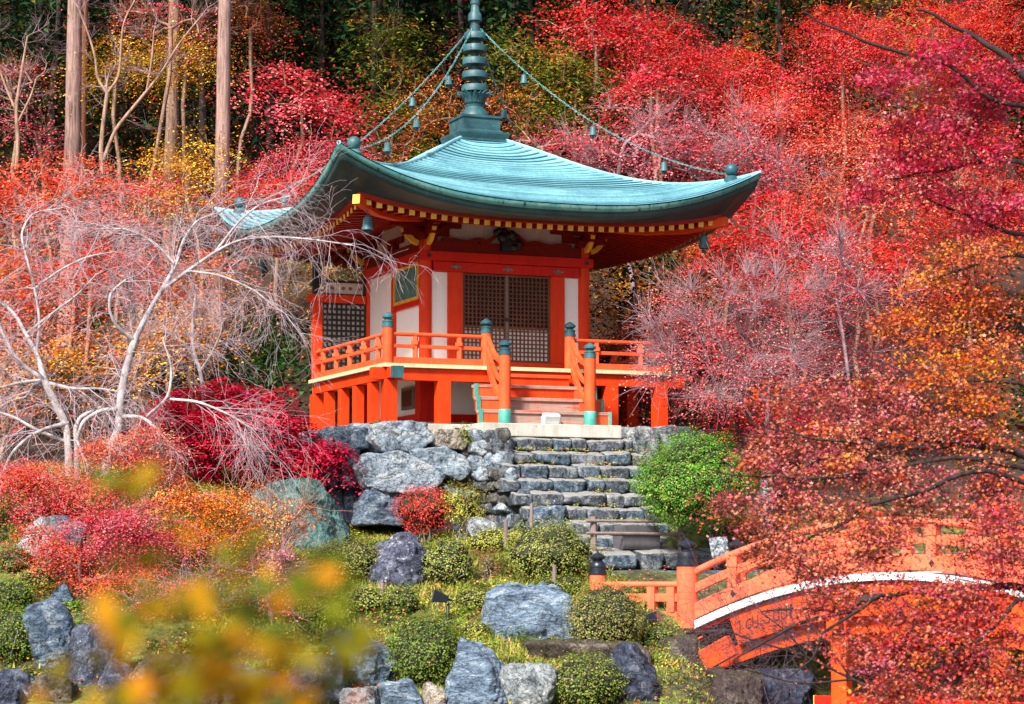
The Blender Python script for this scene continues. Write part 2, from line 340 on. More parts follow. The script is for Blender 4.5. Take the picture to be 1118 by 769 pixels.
# ------------------------------------------------------------------ ground
def ground_z(u, d):
    u = np.asarray(u, float); d = np.asarray(d, float)
    base = np.interp(d, [-40, 3, 6, 9, 38.5, 40, 41, 43, 45.5, 48, 50.5, 53, 55, 58, 62, 66, 72, 80, 95, 130, 200, 400],
                        [-4.6, -4.7, -5.4, -7.2, -7.2, -6.5, -5.9, -5.45, -4.85, -4.08, -3.45, -3.02, -2.72, -1.8, -.5, .6, 4, 9.5, 20, 46, 78, 110])
    sg = lambda x: 1 / (1 + np.exp(-np.clip(x, -40, 40)))
    # the left bank lies higher near the cherry trees
    left = sg((-u - 5.6) / .7)
    base = base + left * np.interp(d, [40, 46, 52, 57, 62, 66], [0, .5, 1.45, 1.1, .3, 0])
    # pond and landing to the right
    right = sg((u - 3.9) / .25)
    pond = np.interp(d, [40, 46.6, 48.0, 50, 53, 57, 62, 66], [-7.2, -7.0, -4.2, -3.7, -2.9, -1.7, -.4, .6])
    right = right * np.clip((66 - d) / 4, 0, 1)
    base = base * (1 - right) + pond * right
    # hall platform
    hx = (u - U0) * HX[0] + (d - D0) * HX[1]; hy = (u - U0) * HY[0] + (d - D0) * HY[1]
    e = np.maximum(np.maximum(np.abs(hx - .1) - 4.35, -hy - 4.25), hy - 5.2)
    plat = np.clip(1 - e / .35, 0, 1)
    base = base * (1 - plat) + np.maximum(base * 0 - .03, 0 * base - .03) * plat
    # ground below the flight of stone steps
    st = np.clip(1 - np.maximum(np.abs(hx - .15) - 1.3, np.maximum(-hy - 8.3, hy + 4.2)) / .3, 0, 1)
    base = base * (1 - st) + np.minimum(base, -.55 + (hy + 5.2) * .95) * st
    ld = np.clip(1 - np.maximum(np.abs(hx - 1.6) - 2.6, np.maximum(-hy - 12.6, hy + 8.6)) / .4, 0, 1)
    base = base * (1 - ld) + (-3.58 - np.clip(-hy - 10.6, 0, 3) * .45) * ld
    return base
def DG(px, py, lo=36, hi=70, dflt=46):          # distance at which the sight line reaches the ground
    d = np.linspace(lo, hi, 500); r = ray(px, py); z = CAM_Z + r[2] * d; g = ground_z(r[0] * d, d)
    k = np.nonzero(z <= g)[0]; return float(d[k[0]]) if len(k) else dflt
def gz(p): return float(ground_z(p[0], p[1]))
def grid_mesh(us, ds, name, mat):
    U, D = np.meshgrid(us, ds); Z = ground_z(U, D)
    p = np.stack([U.ravel(), D.ravel(), Z.ravel()], 1)
    nz = fbm(p * np.array([.9, .9, 0.9]), 3, 4); p[:, 2] += nz * np.clip((p[:, 1] - 38) / 20, .06, 1) * .09
    n, m = len(us), len(ds); i = np.arange(n * m).reshape(m, n)
    f = np.stack([i[:-1, :-1], i[:-1, 1:], i[1:, 1:], i[1:, :-1]], -1).reshape(-1, 4)
    return np_mesh(name, p, f, mat, smooth=True)
def groundmat():
    m, t, N, L, b = nodes('mossy_garden_soil'); co = coords(N)
    n = noise(N, L, co, .9, 8, .7); r = ramp(N, [(.34, (.05, .035, .02)), (.5, (.10, .12, .022)), (.62, (.24, .26, .045))]); L.new(n.outputs[0], r.inputs[0])
    n2 = noise(N, L, co, 7, 7, .75); r2 = ramp(N, [(.42, (.3, .3, .3)), (.65, (1.1, 1.1, 1.1))]); L.new(n2.outputs[0], r2.inputs[0])
    out = mixc(N, L, .85, r.outputs[0], r2.outputs[0], 'MULTIPLY')
    # forest floor with leaf litter beyond the garden
    sp = N.new('ShaderNodeSeparateXYZ'); L.new(co, sp.inputs[0]); mr = N.new('ShaderNodeMapRange'); mr.inputs[1].default_value = 54; mr.inputs[2].default_value = 57
    L.new(sp.outputs[1], mr.inputs[0]); n3 = noise(N, L, co, 3, 8, .75); r3 = ramp(N, [(.4, (.012, .009, .007)), (.62, (.06, .026, .012)), (.75, (.20, .05, .015))]); L.new(n3.outputs[0], r3.inputs[0])
    out = mixc(N, L, mr.outputs[0], out, r3.outputs[0]); L.new(out, b.inputs['Base Color']); b.inputs['Roughness'].default_value = .95
    bump(N, L, b, n2.outputs[0], .7, .08); return m
us = np.unique(np.concatenate([np.linspace(-260, -30, 24), np.linspace(-30, -14, 24), np.linspace(-14, 14, 127), np.linspace(14, 34, 30), np.linspace(34, 260, 24)]))
ds = np.unique(np.concatenate([np.linspace(-40, 38, 40), np.linspace(38, 70, 137), np.linspace(70, 110, 50), np.linspace(110, 380, 40)]))
setp(grid_mesh(us, ds, 'ground', groundmat()), kind='structure')
def watermat():
    m, t, N, L, b = nodes('dark_pond_water'); b.inputs['Base Color'].default_value = (.012, .018, .014, 1); b.inputs['Roughness'].default_value = .06
    n = noise(N, L, scaled(N, L, coords(N), (1, 2.5, 1)), 2.0, 4, .5); bump(N, L, b, n.outputs[0], .15, .05); return m
mb = MB(); mb.add([(-60, 4, -6.15), (60, 4, -6.15), (60, 52, -6.15), (-60, 52, -6.15)], [(0, 1, 2, 3)])
setp(mb.build('water', watermat()), kind='structure')

# ------------------------------------------------------------------ the temple hall (own frame: front faces -y)
hall = empty('temple_hall', HO, 'vermilion square temple hall with sweeping verdigris roof, bronze spire and railed veranda', 'temple', AZ)
W, V, ZD, E_, A_ = 2.2, 3.9, 1.48, 5.68, .60
# columns and walls
for x, y in ((-W, -W), (W, -W), (-W, W), (W, W)):
    mb = MB(); mb.tube([(x, y, ZD - .02), (x, y, 5.0)], .165, 20); c = mb.build('column', M['vermilion'], hall, True)
    mb = MB(); mb.tube([(x + .02, y + (-.215 if y < 0 else .215), 4.39), (x + .02, y + (-.235 if y < 0 else .235), 4.39)], .05, 12); mb.build('nail_cover', M['dark'], c)
    mb = MB(); mb.tube([(x + (-.215 if x < 0 else .215), y + .02, 4.39), (x + (-.235 if x < 0 else .235), y + .02, 4.39)], .05, 12); mb.build('nail_cover', M['dark'], c)
for sx in (-1, 1):
    mb = MB(); mb.box(sx * W - .12, sx * W + .12, -.12, .12, ZD, 4.27); mb.build('column', M['vermilion'], hall)
    for y0, y1 in ((-W + .165, -.12), (.12, W - .165)):
        mb = MB(); mb.box(sx * W - .05, sx * W + .05, y0, y1, ZD + .2, 4.25); mb.build('plaster_panel', M['plaster'], hall)
mb = MB(); mb.box(-W + .165, W - .165, W - .05, W + .05, ZD + .2, 4.25); mb.build('plaster_panel', M['plaster'], hall)
for x0, x1 in ((-2.04, -1.62), (1.62, 2.04)):
    mb = MB(); mb.box(x0, x1, -W - .03, -W + .05, ZD + .2, 4.0); mb.build('plaster_panel', M['plaster'], hall)
for x0, x1 in ((-1.62, -1.22), (1.22, 1.62)):
    mb = MB(); mb.box(x0, x1, -W - .12, -W + .1, 1.74, 4.005); mb.build('door_jamb', M['vermilion'], hall, bevel=.008)
# beams all round: sill, lintel, projecting tie beam, head beam with eave shade put into its colour
def ring(name, h, z0, z1, th, mat, front=True):
    mb = MB()
    for (x0, x1, y0, y1) in ((-h - th, h + th, -h - th, -h + th), (-h - th, h + th, h - th, h + th), (-h - th, -h + th, -h + th, h - th), (h - th, h + th, -h + th, h - th)):
        mb.box(x0, x1, y0, y1, z0, z1)
    return mb.build(name, M[mat], hall, bevel=.006)
ring('sill_beam', W, ZD - .01, 1.735, .135, 'vermilion')
ring('tie_beam', W, 4.27, 4.51, .205, 'crimson')
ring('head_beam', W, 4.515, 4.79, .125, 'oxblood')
mb = MB(); mb.box(-2.03, 2.03, -W - .15, -W + .1, 4.01, 4.255); lint = mb.build('lintel', M['crimson'], hall, bevel=.006)
for x in (-1.42, 0, 1.42):
    mb = MB()
    for dx, r in ((-.11, .028), (0, .05), (.11, .028), (-.055, .018), (.055, .018)):
        mb.tube([(x + dx, -W - .145, 4.13), (x + dx, -W - .165, 4.13)], r, 8)
    mb.build('metal_fitting', M['shoe'], lint)
# white plaster frieze, eave shade put into its pink-grey colour
mb = MB(); h = W - .02
for (x0, x1, y0, y1) in ((-h, h, -h - .03, -h + .03), (-h, h, h - .03, h + .03), (-h - .03, -h + .03, -h, h), (h - .03, h + .03, -h, h)): mb.box(x0, x1, y0, y1, 4.79, 5.75)
mb.build('plaster_frieze', M['plaster_pinkgrey'], hall)
# door: two lattice leaves, papered lower third
door = MB(); door.box(-1.22, 1.22, -W - .02, -W + .04, 1.735, 2.62); dpap = door.build('door', M['paper'], hall)
mb = MB(); mb.box(-1.22, 1.22, -W + .0, -W + .045, 2.62, 4.01); mb.build('dark_backing', M['dark'], dpap)
for k, (x0, x1) in enumerate(((-1.22, -.005), (.005, 1.22))):
    mb = MB(); y0, y1 = -W - .075, -W - .028
    for xa in (x0, x1 - .06): mb.box(xa, xa + .06, y0 - .012, y1, 1.74, 4.0)
    for za in (1.74, 2.60, 3.94): mb.box(x0 + .06, x1 - .06, y0 - .008, y1, za, za + .055)
    n = 9
    for i in range(1, n + 1):
        xx = x0 + .06 + (x1 - x0 - .12) * i / (n + 1); mb.box(xx - .015, xx + .015, y0 + .004, y1 - .004, 1.79, 3.95)
    n = 19
    for i in range(1, n + 1):
        zz = 1.79 + 2.15 * i / (n + 1)
        mb.box(x0 + .055, x1 - .055, y0 + .008, y1 - .002, zz - .015, zz + .015)
    mb.build('lattice_leaf', M['lattice'], dpap)
mb = MB(); mb.box(-.035, .035, -W - .105, -W - .088, 1.76, 3.99); st = mb.build('meeting_stile', M['oldwood'], dpap)
mb = MB(); mb.tube([(0, -W - .10, 2.83), (0, -W - .15, 2.83)], .045, 12); mb.build('door_lock', M['black_metal'], dpap)
# framed panel hung inside the side bay, by the front column
pq = MB(); pq.box(-W - .12, -W - .055, -1.98, -.20, 3.36, 4.22); pq = pq.build('plaque', M['verd_edge'], hall)
pq.data.materials[0] = painted('faded_green_picture', (.05, .15, .14), (.10, .24, .21), .7, ((.26, .30, .24), .55, 6))
mb = MB()
for a in ((-2.03, -1.95, 3.30, 4.25), (-.23, -.15, 3.30, 4.25)): mb.box(-W - .15, -W - .05, a[0], a[1], a[2], a[3])
mb.box(-W - .148, -W - .05, -1.95, -.23, 3.30, 3.385); mb.box(-W - .148, -W - .05, -1.95, -.23, 4.17, 4.25); mb.build('plaque_frame', M['gold'], pq)
mb = MB(); mb.box(-W - .13, -W - .05, -2.03, -.12, 3.16, 3.295); mb.build('plaque_rail', M['crimson'], pq)
# bracket sets over the columns
def bracket(x, y, name='bracket_set'):
    sx, sy = (1 if x > 0 else -1), (1 if y > 0 else -1); mb = MB()
    mb.box(x - .24, x + .24, y - .24, y + .24, 4.80, 4.98)
    for ax in (0, 1):
        for L, z in ((.62, 5.0), (.95, 5.22)):
            a = [x, y, z]; b = [x, y, z]; a[ax] -= L; b[ax] += L
            mb.bar(a, b, .17, .18)
            for q in (a, b):
                c = np.array(q); c[ax] += .13 * (1 if q is a else -1); mb.box(c[0] - .13, c[0] + .13, c[1] - .13, c[1] + .13, z + .09, z + .2)
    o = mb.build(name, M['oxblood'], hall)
    for (dx, dy) in ((sx, 0), (0, sy)):
        mb = MB(); pts = [(x + dx * (.2 + t * .42), y + dy * (.2 + t * .42), 4.72 + .34 * t * t + .05 * t) for t in np.linspace(0, 1, 7)]
        mb.sweep(pts, .12, .14); mb.build('bracket_nose', M['gold'], o, bevel=.01)
for x in (-W, W):
    for y in (-W, W): bracket(x, y)
for (x, y) in ((-W, 0), (W, 0)):
    mb = MB(); mb.box(x - .2, x + .2, -.2, .2, 4.80, 4.96); mb.bar((x, -.6, 5.03), (x, .6, 5.03), .16, .17); mb.build('bracket_set', M['oxblood'], hall)
# frog-leg strut with its black carving over the door, and the cloud-shaped bracing of the head beam
mb = MB()
for s in (-1, 1):
    pts = [(s * (.14 + .62 * t ** 1.2), -W - .10, 5.12 - .36 * t ** .8 + .03 * math.sin(t * 6)) for t in np.linspace(0, 1, 10)]
    mb.sweep(pts, .09, .10, (0, 1, 0))
fr = mb.build('frog_leg_strut', M['oxblood'], hall)
mb = MB(); rng = random.Random(4)
for i in range(26):
    a = rng.uniform(0, 6.28); r = rng.uniform(.05, .3); rr = rng.uniform(.05, .13)
    mb.lathe([(rr * math.sin(q), rr * math.cos(q)) for q in np.linspace(3.1, .05, 6)], (r * 1.25 * math.cos(a), -W - .17 + rng.uniform(-.05, .05), 4.93 + r * math.sin(a)), 8)
mb.box(-.2, .2, -W - .27, -W - .1, 4.60, 5.0)
mb.build('carved_crest', M['dark'], fr, True)
for s in (-1, 1):
    pts = [(s * (.6 + 1.2 * t), -W - .12, 4.80 + .055 * math.sin(t * 9.4) * (1 - t) + .02) for t in np.linspace(0, 1, 20)]
    mb = MB(); mb.sweep(pts, .08, .10); mb.build('cloud_brace', M['oxblood'], hall)

# roof
T0 = A_ / E_
_hz = np.polyfit([.106, .16, .23, .30, .38, .47, .57, .67, .76, .88, 1.], [7.84, 7.69, 7.47, 7.24, 6.99, 6.74, 6.52, 6.38, 6.31, 6.36, 6.52], 5)
def zhip(t): return np.polyval(_hz, t)
def zmid(t): return 7.84 - 2.47 * np.clip((t - T0) / (1 - T0), 0, 1) ** .75
def roof_z(s, t): return zmid(t) + np.where(t > T0 + .001, zhip(t) - zmid(t), 0) * np.abs(s) ** 2.7
def side_xy(k, a, h):                                  # k: 0 front, 1 right, 2 back, 3 left ; a along, h outward
    return ((a, -h), (h, a), (-a, h), (-h, -a))[k]
ss = np.linspace(-1, 1, 61); NC = 27; ts = np.repeat(T0 + (1 - T0) * np.linspace(0, 1, NC + 1), 2)[1:-1]; lipz = np.tile([0., .028], NC)
roof = MB(); uvs = []
for k in range(4):
    v = []; 
    for t, lz in zip(ts, lipz):
        for s in ss:
            x, y = side_xy(k, s * t * E_, t * E_); v.append((x, y, float(roof_z(s, t)) + lz))
    v = np.array(v); n = len(ss); f = [(i * n + j, i * n + j + 1, (i + 1) * n + j + 1, (i + 1) * n + j) for i in range(len(ts) - 1) for j in range(n - 1)]
    # distance down the slope for the copper courses
    g = v.reshape(len(ts), n, 3); dl = np.concatenate([np.zeros((1, n)), np.cumsum(np.linalg.norm(np.diff(g, axis=0), axis=2), axis=0)])
    dl = dl - dl[-1:] ; dl = np.broadcast_to(dl[:, n // 2:n // 2 + 1] , dl.shape)
    uu = np.array([[s * t * E_ for s in ss] for t in ts]); uvs.append(np.stack([uu + k * 40, dl + 60], -1).reshape(-1, 2))
    roof.add(v, f)
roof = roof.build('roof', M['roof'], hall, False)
uvs = np.concatenate(uvs); ul = roof.data.uv_layers.new(name='UVMap')
li = np.zeros(len(roof.data.loops), np.int32); roof.data.loops.foreach_get('vertex_index', li); ul.data.foreach_set('uv', uvs[li].ravel().astype(np.float32))
def perim(name, prof, mat, parent, sm='all', n=61):     # prof: (half size, middle z, corner lift)
    mb = MB(); sv = np.linspace(-1, 1, n); v = []
    for (h, z, L) in prof:
        for k in range(4):
            for s in sv[:-1]:
                x, y = side_xy(k, s * h, h); v.append((x, y, z + L * abs(s) ** 2.7))
    c = 4 * (n - 1)
    f = [(i * c + j, i * c + (j + 1) % c, (i + 1) * c + (j + 1) % c, (i + 1) * c + j) for i in range(len(prof) - 1) for j in range(c)]
    mb.add(v, f); return mb.build(name, M[mat], parent, sm)
LT = 6.52 - 5.37
perim('roof_edge', [(E_, 5.37, LT), (E_ - .02, 5.33, LT), (E_ - .05, 5.235, LT - .01), (E_ - .13, 5.23, LT - .03)], 'verd_edge', roof)
perim('under_edge', [(E_ - .09, 5.245, LT - .02), (E_ - .12, 5.08, LT - .06), (E_ - .3, 5.05, LT - .12), (4.88, 5.06, .42)], 'verd_dark', roof)
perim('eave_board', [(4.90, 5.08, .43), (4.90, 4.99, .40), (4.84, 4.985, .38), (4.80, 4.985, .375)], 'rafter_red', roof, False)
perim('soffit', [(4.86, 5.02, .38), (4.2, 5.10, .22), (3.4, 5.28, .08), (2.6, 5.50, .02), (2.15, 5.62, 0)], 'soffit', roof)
raf_mats = [M['rafter_red'], M['yellow']]
def rafter_mb(mb, k, a):
    h0 = 4.80; s = a / h0; lift = .38 * abs(s) ** 2.7; p = []
    hin = max(2.2, abs(a) + .1)
    for h in np.linspace(h0, hin, 5):
        z = np.interp(h, [2.15, 2.6, 3.4, 4.2, 4.8], [5.62, 5.50, 5.28, 5.10, 5.02]) + np.interp(h, [2.15, 2.6, 3.4, 4.2, 4.8], [0, .02, .08, .22, .38]) * abs(a / h) ** 2.7 - .085
        x, y = side_xy(k, a, h); p.append((x, y, z))
    mb.m = 0; mb.sweep(p, .135, .15)
    q = np.array(p[0]); d = np.array(p[0]) - np.array(p[1]); d /= np.linalg.norm(d); mb.m = 1
    mb.bar(q + d * .002, q + d * .012, .145, .16)
NR = 34
for k in (0, 3):
    for i in range(NR):
        a = -4.62 + 9.24 * i / (NR - 1); mb = MB(); rafter_mb(mb, k, a); mb.build('rafter', raf_mats, roof)
mb = MB()
for k in (1, 2):
    for i in range(NR): rafter_mb(mb, k, -4.62 + 9.24 * i / (NR - 1))
setp(mb.build('rafters', raf_mats, roof), kind='stuff')
for sx in (-1, 1):
    for sy in (-1, 1):
        mb = MB(); mb.sweep([(sx * q, sy * q, z) for q, z in ((2.1, 5.42), (3.4, 5.19), (4.2, 5.16), (4.98, 5.30))], .20, .24); hr = mb.build('hip_rafter', M['orange'], roof, bevel=.01); mb = MB(); mb.bar((sx * 4.983, sy * 4.983, 5.30), (sx * 4.995, sy * 4.995, 5.302), .19, .23); mb.build('rafter_tip', M['yellow'] if sx * sy > 0 else M['orange'], hr)
        mb = MB(); q = .895 * E_; z = float(zhip(.895))
        mb.lathe([(.2, -.12), (.2, .02), (.15, .07), (.12, .10)], (sx * q, sy * q, z), 16)
        mb.lathe([(.17 * math.sin(a) + .001, -.17 * math.cos(a)) for a in np.linspace(.15, 3.1, 12)], (sx * q, sy * q, z + .26), 16)
        mb.build('ridge_ornament', M['cap_teal'] if sx * sy < 0 else M['verdigris'], roof, True)
        # low ridge roll down each hip
        mb = MB(); mb.tube([(sx * t * E_, sy * t * E_, float(zhip(t)) + .005) for t in np.linspace(T0, .995, 24)], .055, 8); mb.build('hip_roll', M['roof'], roof, True)
# spire
sp = MB()
for h0, h1, z0, z1 in ((.66, .71, 7.72, 7.78), (.71, .71, 7.78, 7.84), (.68, .73, 7.84, 7.98), (.73, .73, 7.98, 8.03), (.60, .56, 8.03, 8.10), (.525, .525, 8.10, 8.50), (.56, .56, 8.43, 8.49)):
    v = [(sx * h, sy * h, z) for h, z in ((h0, z0), (h1, z1)) for sx, sy in ((-1, -1), (1, -1), (1, 1), (-1, 1))]
    sp.add(v, [(3, 2, 1, 0), (4, 5, 6, 7), (0, 1, 5, 4), (1, 2, 6, 5), (2, 3, 7, 6), (3, 0, 4, 7)])
spire = sp.build('spire', M['verdigris'], hall)
mb = MB(); mb.lathe([(.40, 8.50), (.39, 8.56), (.36, 8.64), (.27, 8.74), (.24, 8.80)], k=28); mb.build('inverted_bowl', M['verdigris'], spire, True)
mb = MB(); mb.lathe([(.24, 8.78), (.26, 8.84), (.27, 8.88), (.2, 8.94), (.15, 9.0)], k=24)
for ringn, (rr, n, hh, off) in enumerate(((.27, 10, .34, 0), (.25, 10, .30, .31))):
    for i in range(n):
        a = 2 * math.pi * i / n + off; pts = []
        c, s_ = math.cos(a), math.sin(a)
        v = []; f = []
        for j, t in enumerate(np.linspace(0, 1, 6)):
            rad = rr + .07 * t + .19 * t ** 3 - ringn * .02; wd = .10 * (1 - t ** 4) + .004
            for q in (-1, 0, 1): v.append((rad * c - q * wd * s_ - abs(q) * .02 * c, rad * s_ + q * wd * c - abs(q) * .02 * s_, 8.86 + hh * t))
        for j in range(5):
            for q in (0, 1): f.append((3 * j + q, 3 * j + q + 1, 3 * j + 4 + q, 3 * j + 3 + q))
        mb.add(v, f)
lot = mb.build('lotus_crown', M['verdigris'], spire, True)
so_ = lot.modifiers.new('thick', 'SOLIDIFY'); so_.thickness = .03
mb = MB(); mb.tube([(0, 0, 8.8), (0, 0, 12.6)], [.115, .08], 16); mb.build('shaft', M['verd_dark'], spire, True)
for i, z in enumerate((9.31, 9.68, 10.05, 10.41, 10.75)):
    r = .36 - .014 * i; mb = MB()
    mb.lathe([(r - .05, z - .10), (r, z - .095), (r, z + .055), (r - .02, z + .085), (r - .06, z + .09), (r - .1, z + .07)], k=28); mb.build('spire_ring', M['verdigris'], spire, True)
mb = MB(); mb.lathe([(.14, 10.86), (.14, 11.02), (.115, 11.04), (.115, 11.14), (.19, 11.16), (.18, 11.34), (.12, 11.42), (.105, 11.6), (.13, 11.62), (.13, 11.7), (.08, 11.75)], k=20); mb.build('spire_collar', M['verdigris'], spire, True)
mb = MB(); mb.lathe([(.02, 12.5), (.12, 12.55), (.19, 12.7), (.15, 12.86), (.05, 13.0), (.005, 13.12)], k=18); mb.build('spire_jewel', M['verdigris'], spire, True)

# veranda
mb = MB(); mb.box(-V, V, -V, 2.32, 1.385, ZD); mb.build('veranda_deck', M['deckend'], hall, bevel=.005)
mb = MB(); mb.box(-4.15, 4.35, -3.80, -3.56, 1.08, 1.38); fb = mb.build('veranda_beam', M['vermilion'], hall, bevel=.01)
mb = MB(); mb.box(-3.80, -3.56, -4.32, -3.803, 1.11, 1.36); b2 = mb.build('veranda_beam', M['vermilion'], hall, bevel=.01)
mb = MB(); mb.box(-3.82, -3.54, -4.36, -4.20, 1.09, 1.38); mb.build('beam_cap', M['cap_teal'], b2)
for x in (-3.80, 3.56):
    mb = MB(); mb.box(x, x + .24, -3.557, 2.3, 1.10, 1.375); mb.build('veranda_beam', M['vermilion'], hall, bevel=.01)
posts = [(-3.68, y) for y in (-3.68, -2.48, -1.28, -.08, 1.12, 2.2)] + [(3.68, y) for y in (-3.68, -1.9, .1, 2.1)] + [(-2.28, -3.68), (2.28, -3.68), (-1.0, 2.2), (1.5, 2.2)]
for x, y in posts:
    hw = .13 if (x < 0 and -3 < y < 2) else .165; mb = MB(); wx = .12 if hw < .15 else .165; mb.box(x - wx, x + wx, y - hw, y + hw, -.06, 1.085); mb.build('veranda_post', M['vermilion'], hall, bevel=.012)
# walls and footing below the deck
mb = MB(); mb.box(-W - .1, W + .1, -W - .1, W + .1, .36, 1.38); base = mb.build('base_wall', M['plaster'], hall)
mb = MB(); mb.box(-W - .22, W + .22, -W - .22, W + .22, .13, .355); mb.build('ground_beam', M['crimson'], base)
for x, y in ((-W, -W), (W, -W), (-W, W), (-W, 0), (0, -W)):
    mb = MB(); mb.box(x - .2, x + .2, y - .2, y + .2, .355, 1.37); mb.build('base_post', M['crimson'], base)
mb = MB(); mb.box(-W - .5, W + .5, -W - .5, W + .5, -.1, .128); mb.build('footing', M['concrete'], base)
mb = MB(); mb.box(-W - .17, -W - .11, -1.75, -.85, .52, 1.08); vw = mb.build('vent_window', M['oldwood'], base)
mb = MB(); mb.box(-W - .185, -W - .172, -1.65, -.95, .60, 1.0); mb.build('vent_grille', M['dark'], vw)
mb = MB(); mb.box(-4.1, 4.2, -4.25, 4.6, -.25, -.005); mb.build('podium', M['concrete'], base, bevel=.02)
# lattice wing screen at the back of the left veranda
ws = MB(); ws.box(-3.82, -3.58, 2.08, 2.32, ZD, 3.72); ws = ws.build('wing_screen', M['vermilion'], hall, bevel=.01)
mb = MB(); mb.box(-3.95, -2.36, 2.06, 2.34, 3.58, 3.80); mb.build('top_beam', M['vermilion'], ws, bevel=.01)
mb = MB(); mb.box(-3.6, -2.36, 2.12, 2.28, 1.55, 1.78); mb.build('bottom_beam', M['vermilion'], ws)
mb = MB(); mb.box(-3.57, -2.37, 2.17, 2.22, 1.78, 3.58); mb.build('white_backing', M['paper'], ws)
mb = MB()
for i in range(10):
    x = -3.57 + 1.20 * i / 9; mb.box(x - .022, x + .022, 2.105, 2.15, 1.78, 3.58)
for i in range(13):
    z = 1.80 + 1.76 * i / 12; mb.box(-3.57, -2.37, 2.09, 2.135, z - .03, z + .03)
mb.build('lattice', M['dark'], ws)
mb = MB(); mb.box(-3.5, -2.4, 2.16, 2.22, 3.84, 4.14); tp = mb.build('carved_panel', M['plaster_pinkgrey'], ws)
mb = MB()
for x in (-3.3, -2.98, -2.78, -2.5): mb.tube([(x, 2.165, 3.99), (x, 2.145, 3.99)], .05, 10)
mb.build('rosettes', M['oldwood'], tp)
mb = MB(); mb.box(-3.58, -2.36, 2.12, 2.26, 4.14, 4.20); mb.box(-3.58, -2.36, 2.12, 2.26, 3.80, 3.84); mb.box(-3.82, -3.62, 2.12, 2.3, 3.8, 4.75); mb.box(-3.88, -3.56, 2.08, 2.32, 4.05, 4.12); mb.box(-2.42, -2.3, 2.12, 2.3, 3.8, 4.3); mb.build('black_frame', M['dark'], ws)

# railings
def newel(x, y, z0, ztop, shoe=False, r=.135):
    mb = MB(); mb.tube([(x, y, z0), (x, y, ztop)], r, 18); o = mb.build('newel_post', M['rail'], hall, True)
    mb = MB(); mb.lathe([(r + .012, -.03), (r + .012, .03), (r - .005, .035), (r - .005, .10), (r + .006, .105), (r + .006, .13), (r - .05, .15), (r - .045, .175), (r + .012, .21), (r + .012, .25), (r - .04, .30), (.02, .345)], (x, y, ztop), 18)
    mb.build('finial_cap', M['cap_teal'], o, True)
    if shoe:
        mb = MB(); mb.lathe([(r + .012, 0), (r + .014, .02), (r + .014, .33), (r + .006, .34)], (x, y, z0), 18); mb.build('metal_shoe', M['shoe'], o, True)
    return o
def railing(a, b, ext0=0, ext1=0, n=3, mat='rail'):
    a = np.array(a, float); b = np.array(b, float); d = (b - a) / np.linalg.norm(b - a)
    A, B = a - d * ext0, b + d * ext1; z = ZD
    mb = MB(); mb.bar((*A, z + .085), (*B, z + .085), .13, .16); rl = mb.build('railing', M[mat], hall, bevel=.008)
    mb = MB(); mb.bar((*A, z + .44), (*B, z + .44), .11, .085); mb.build('middle_rail', M[mat], rl, bevel=.006)
    mb = MB(); mb.tube([(*A, z + .735), (*B, z + .735)], .05, 10); mb.build('top_rail', M[mat], rl, True)
    for i in range(n):
        p = a + (b - a) * ((i + .5) / n)
        mb = MB(); mb.tube([(p[0], p[1], z + q) for q in (.165, .48, .483, .57, .573, .70)], [.075, .075, .125, .125, .08, .08], 4)
        mb.build('baluster', M[mat], rl)
    return rl
vx = V - .16
newel(-vx, -vx, ZD, 2.40); newel(-1.14, -vx, ZD, 2.34); newel(1.14, -vx, ZD, 2.34)
railing((-vx + .13, -vx), (-1.27, -vx), n=2); railing((1.27, -vx), (vx, -vx), 0, .22, n=2)
railing((-vx, -vx + .13), (-vx, 2.05), n=5); railing((vx, -vx), (vx, 2.2), .22, 0, n=5)
# timber stair
stair = MB(); stair.box(-1.45, -1.30, -4.75, -3.905, -.02, .3); stair.box(1.30, 1.45, -4.75, -3.905, -.02, .3); stair = stair.build('timber_stair', M['vermilion'], hall)
for i, (z1, yf) in enumerate(((.335, -4.92), (.67, -4.61), (1.0, -4.30), (1.30, -4.0))):
    hw = (1.72, 1.66, 1.60, 1.05)[i]
    yb = -3.905 if i == 3 else yf + .40
    mb = MB(); mb.box(-hw, hw, yf, yb, z1 - .085, z1); o = mb.build('tread', M['wornstep'] if i < 3 else M['rail'], stair, bevel=.01)
    mb = MB(); mb.box(-1.02, 1.02, yf + .045, yf + .09, z1 - .332, z1 - .088); mb.build('riser', M['wornstep'] if i < 2 else M['vermilion'], o)
    if i < 3:
        for s in (-1, 1):
            a, b_ = sorted((s * 1.02, s * (hw - .02))); mb = MB(); mb.box(a, b_, yf + .02, yf + .36, z1 - .332, z1 - .088); mb.build('stringer_block', M['rail'], o)
            mb = MB(); mb.box(s * hw - .045, s * hw + .03, yf - .012, yf + .11, z1 - .332, z1 + .008); mb.build('end_cap', M['shoe'], o)
for s in (-1, 1):
    newel(s * 1.14, -4.98, 0, 1.70, True, .145)
    for z0, z1, w_, h_ in ((2.20, 1.52, .10, .10), (1.92, 1.05, .09, .09), (1.60, .62, .10, .14)):
        pts = [(s * 1.14, -vx - .1 - t * (4.98 - vx - .2), z0 + (z1 - z0) * (1 - (1 - t) ** 1.9) if True else 0) for t in np.linspace(0, 1, 12)]
        mb = MB(); mb.sweep(pts, w_, h_); mb.build('stair_rail', M['rail'], hall, bevel=.008)

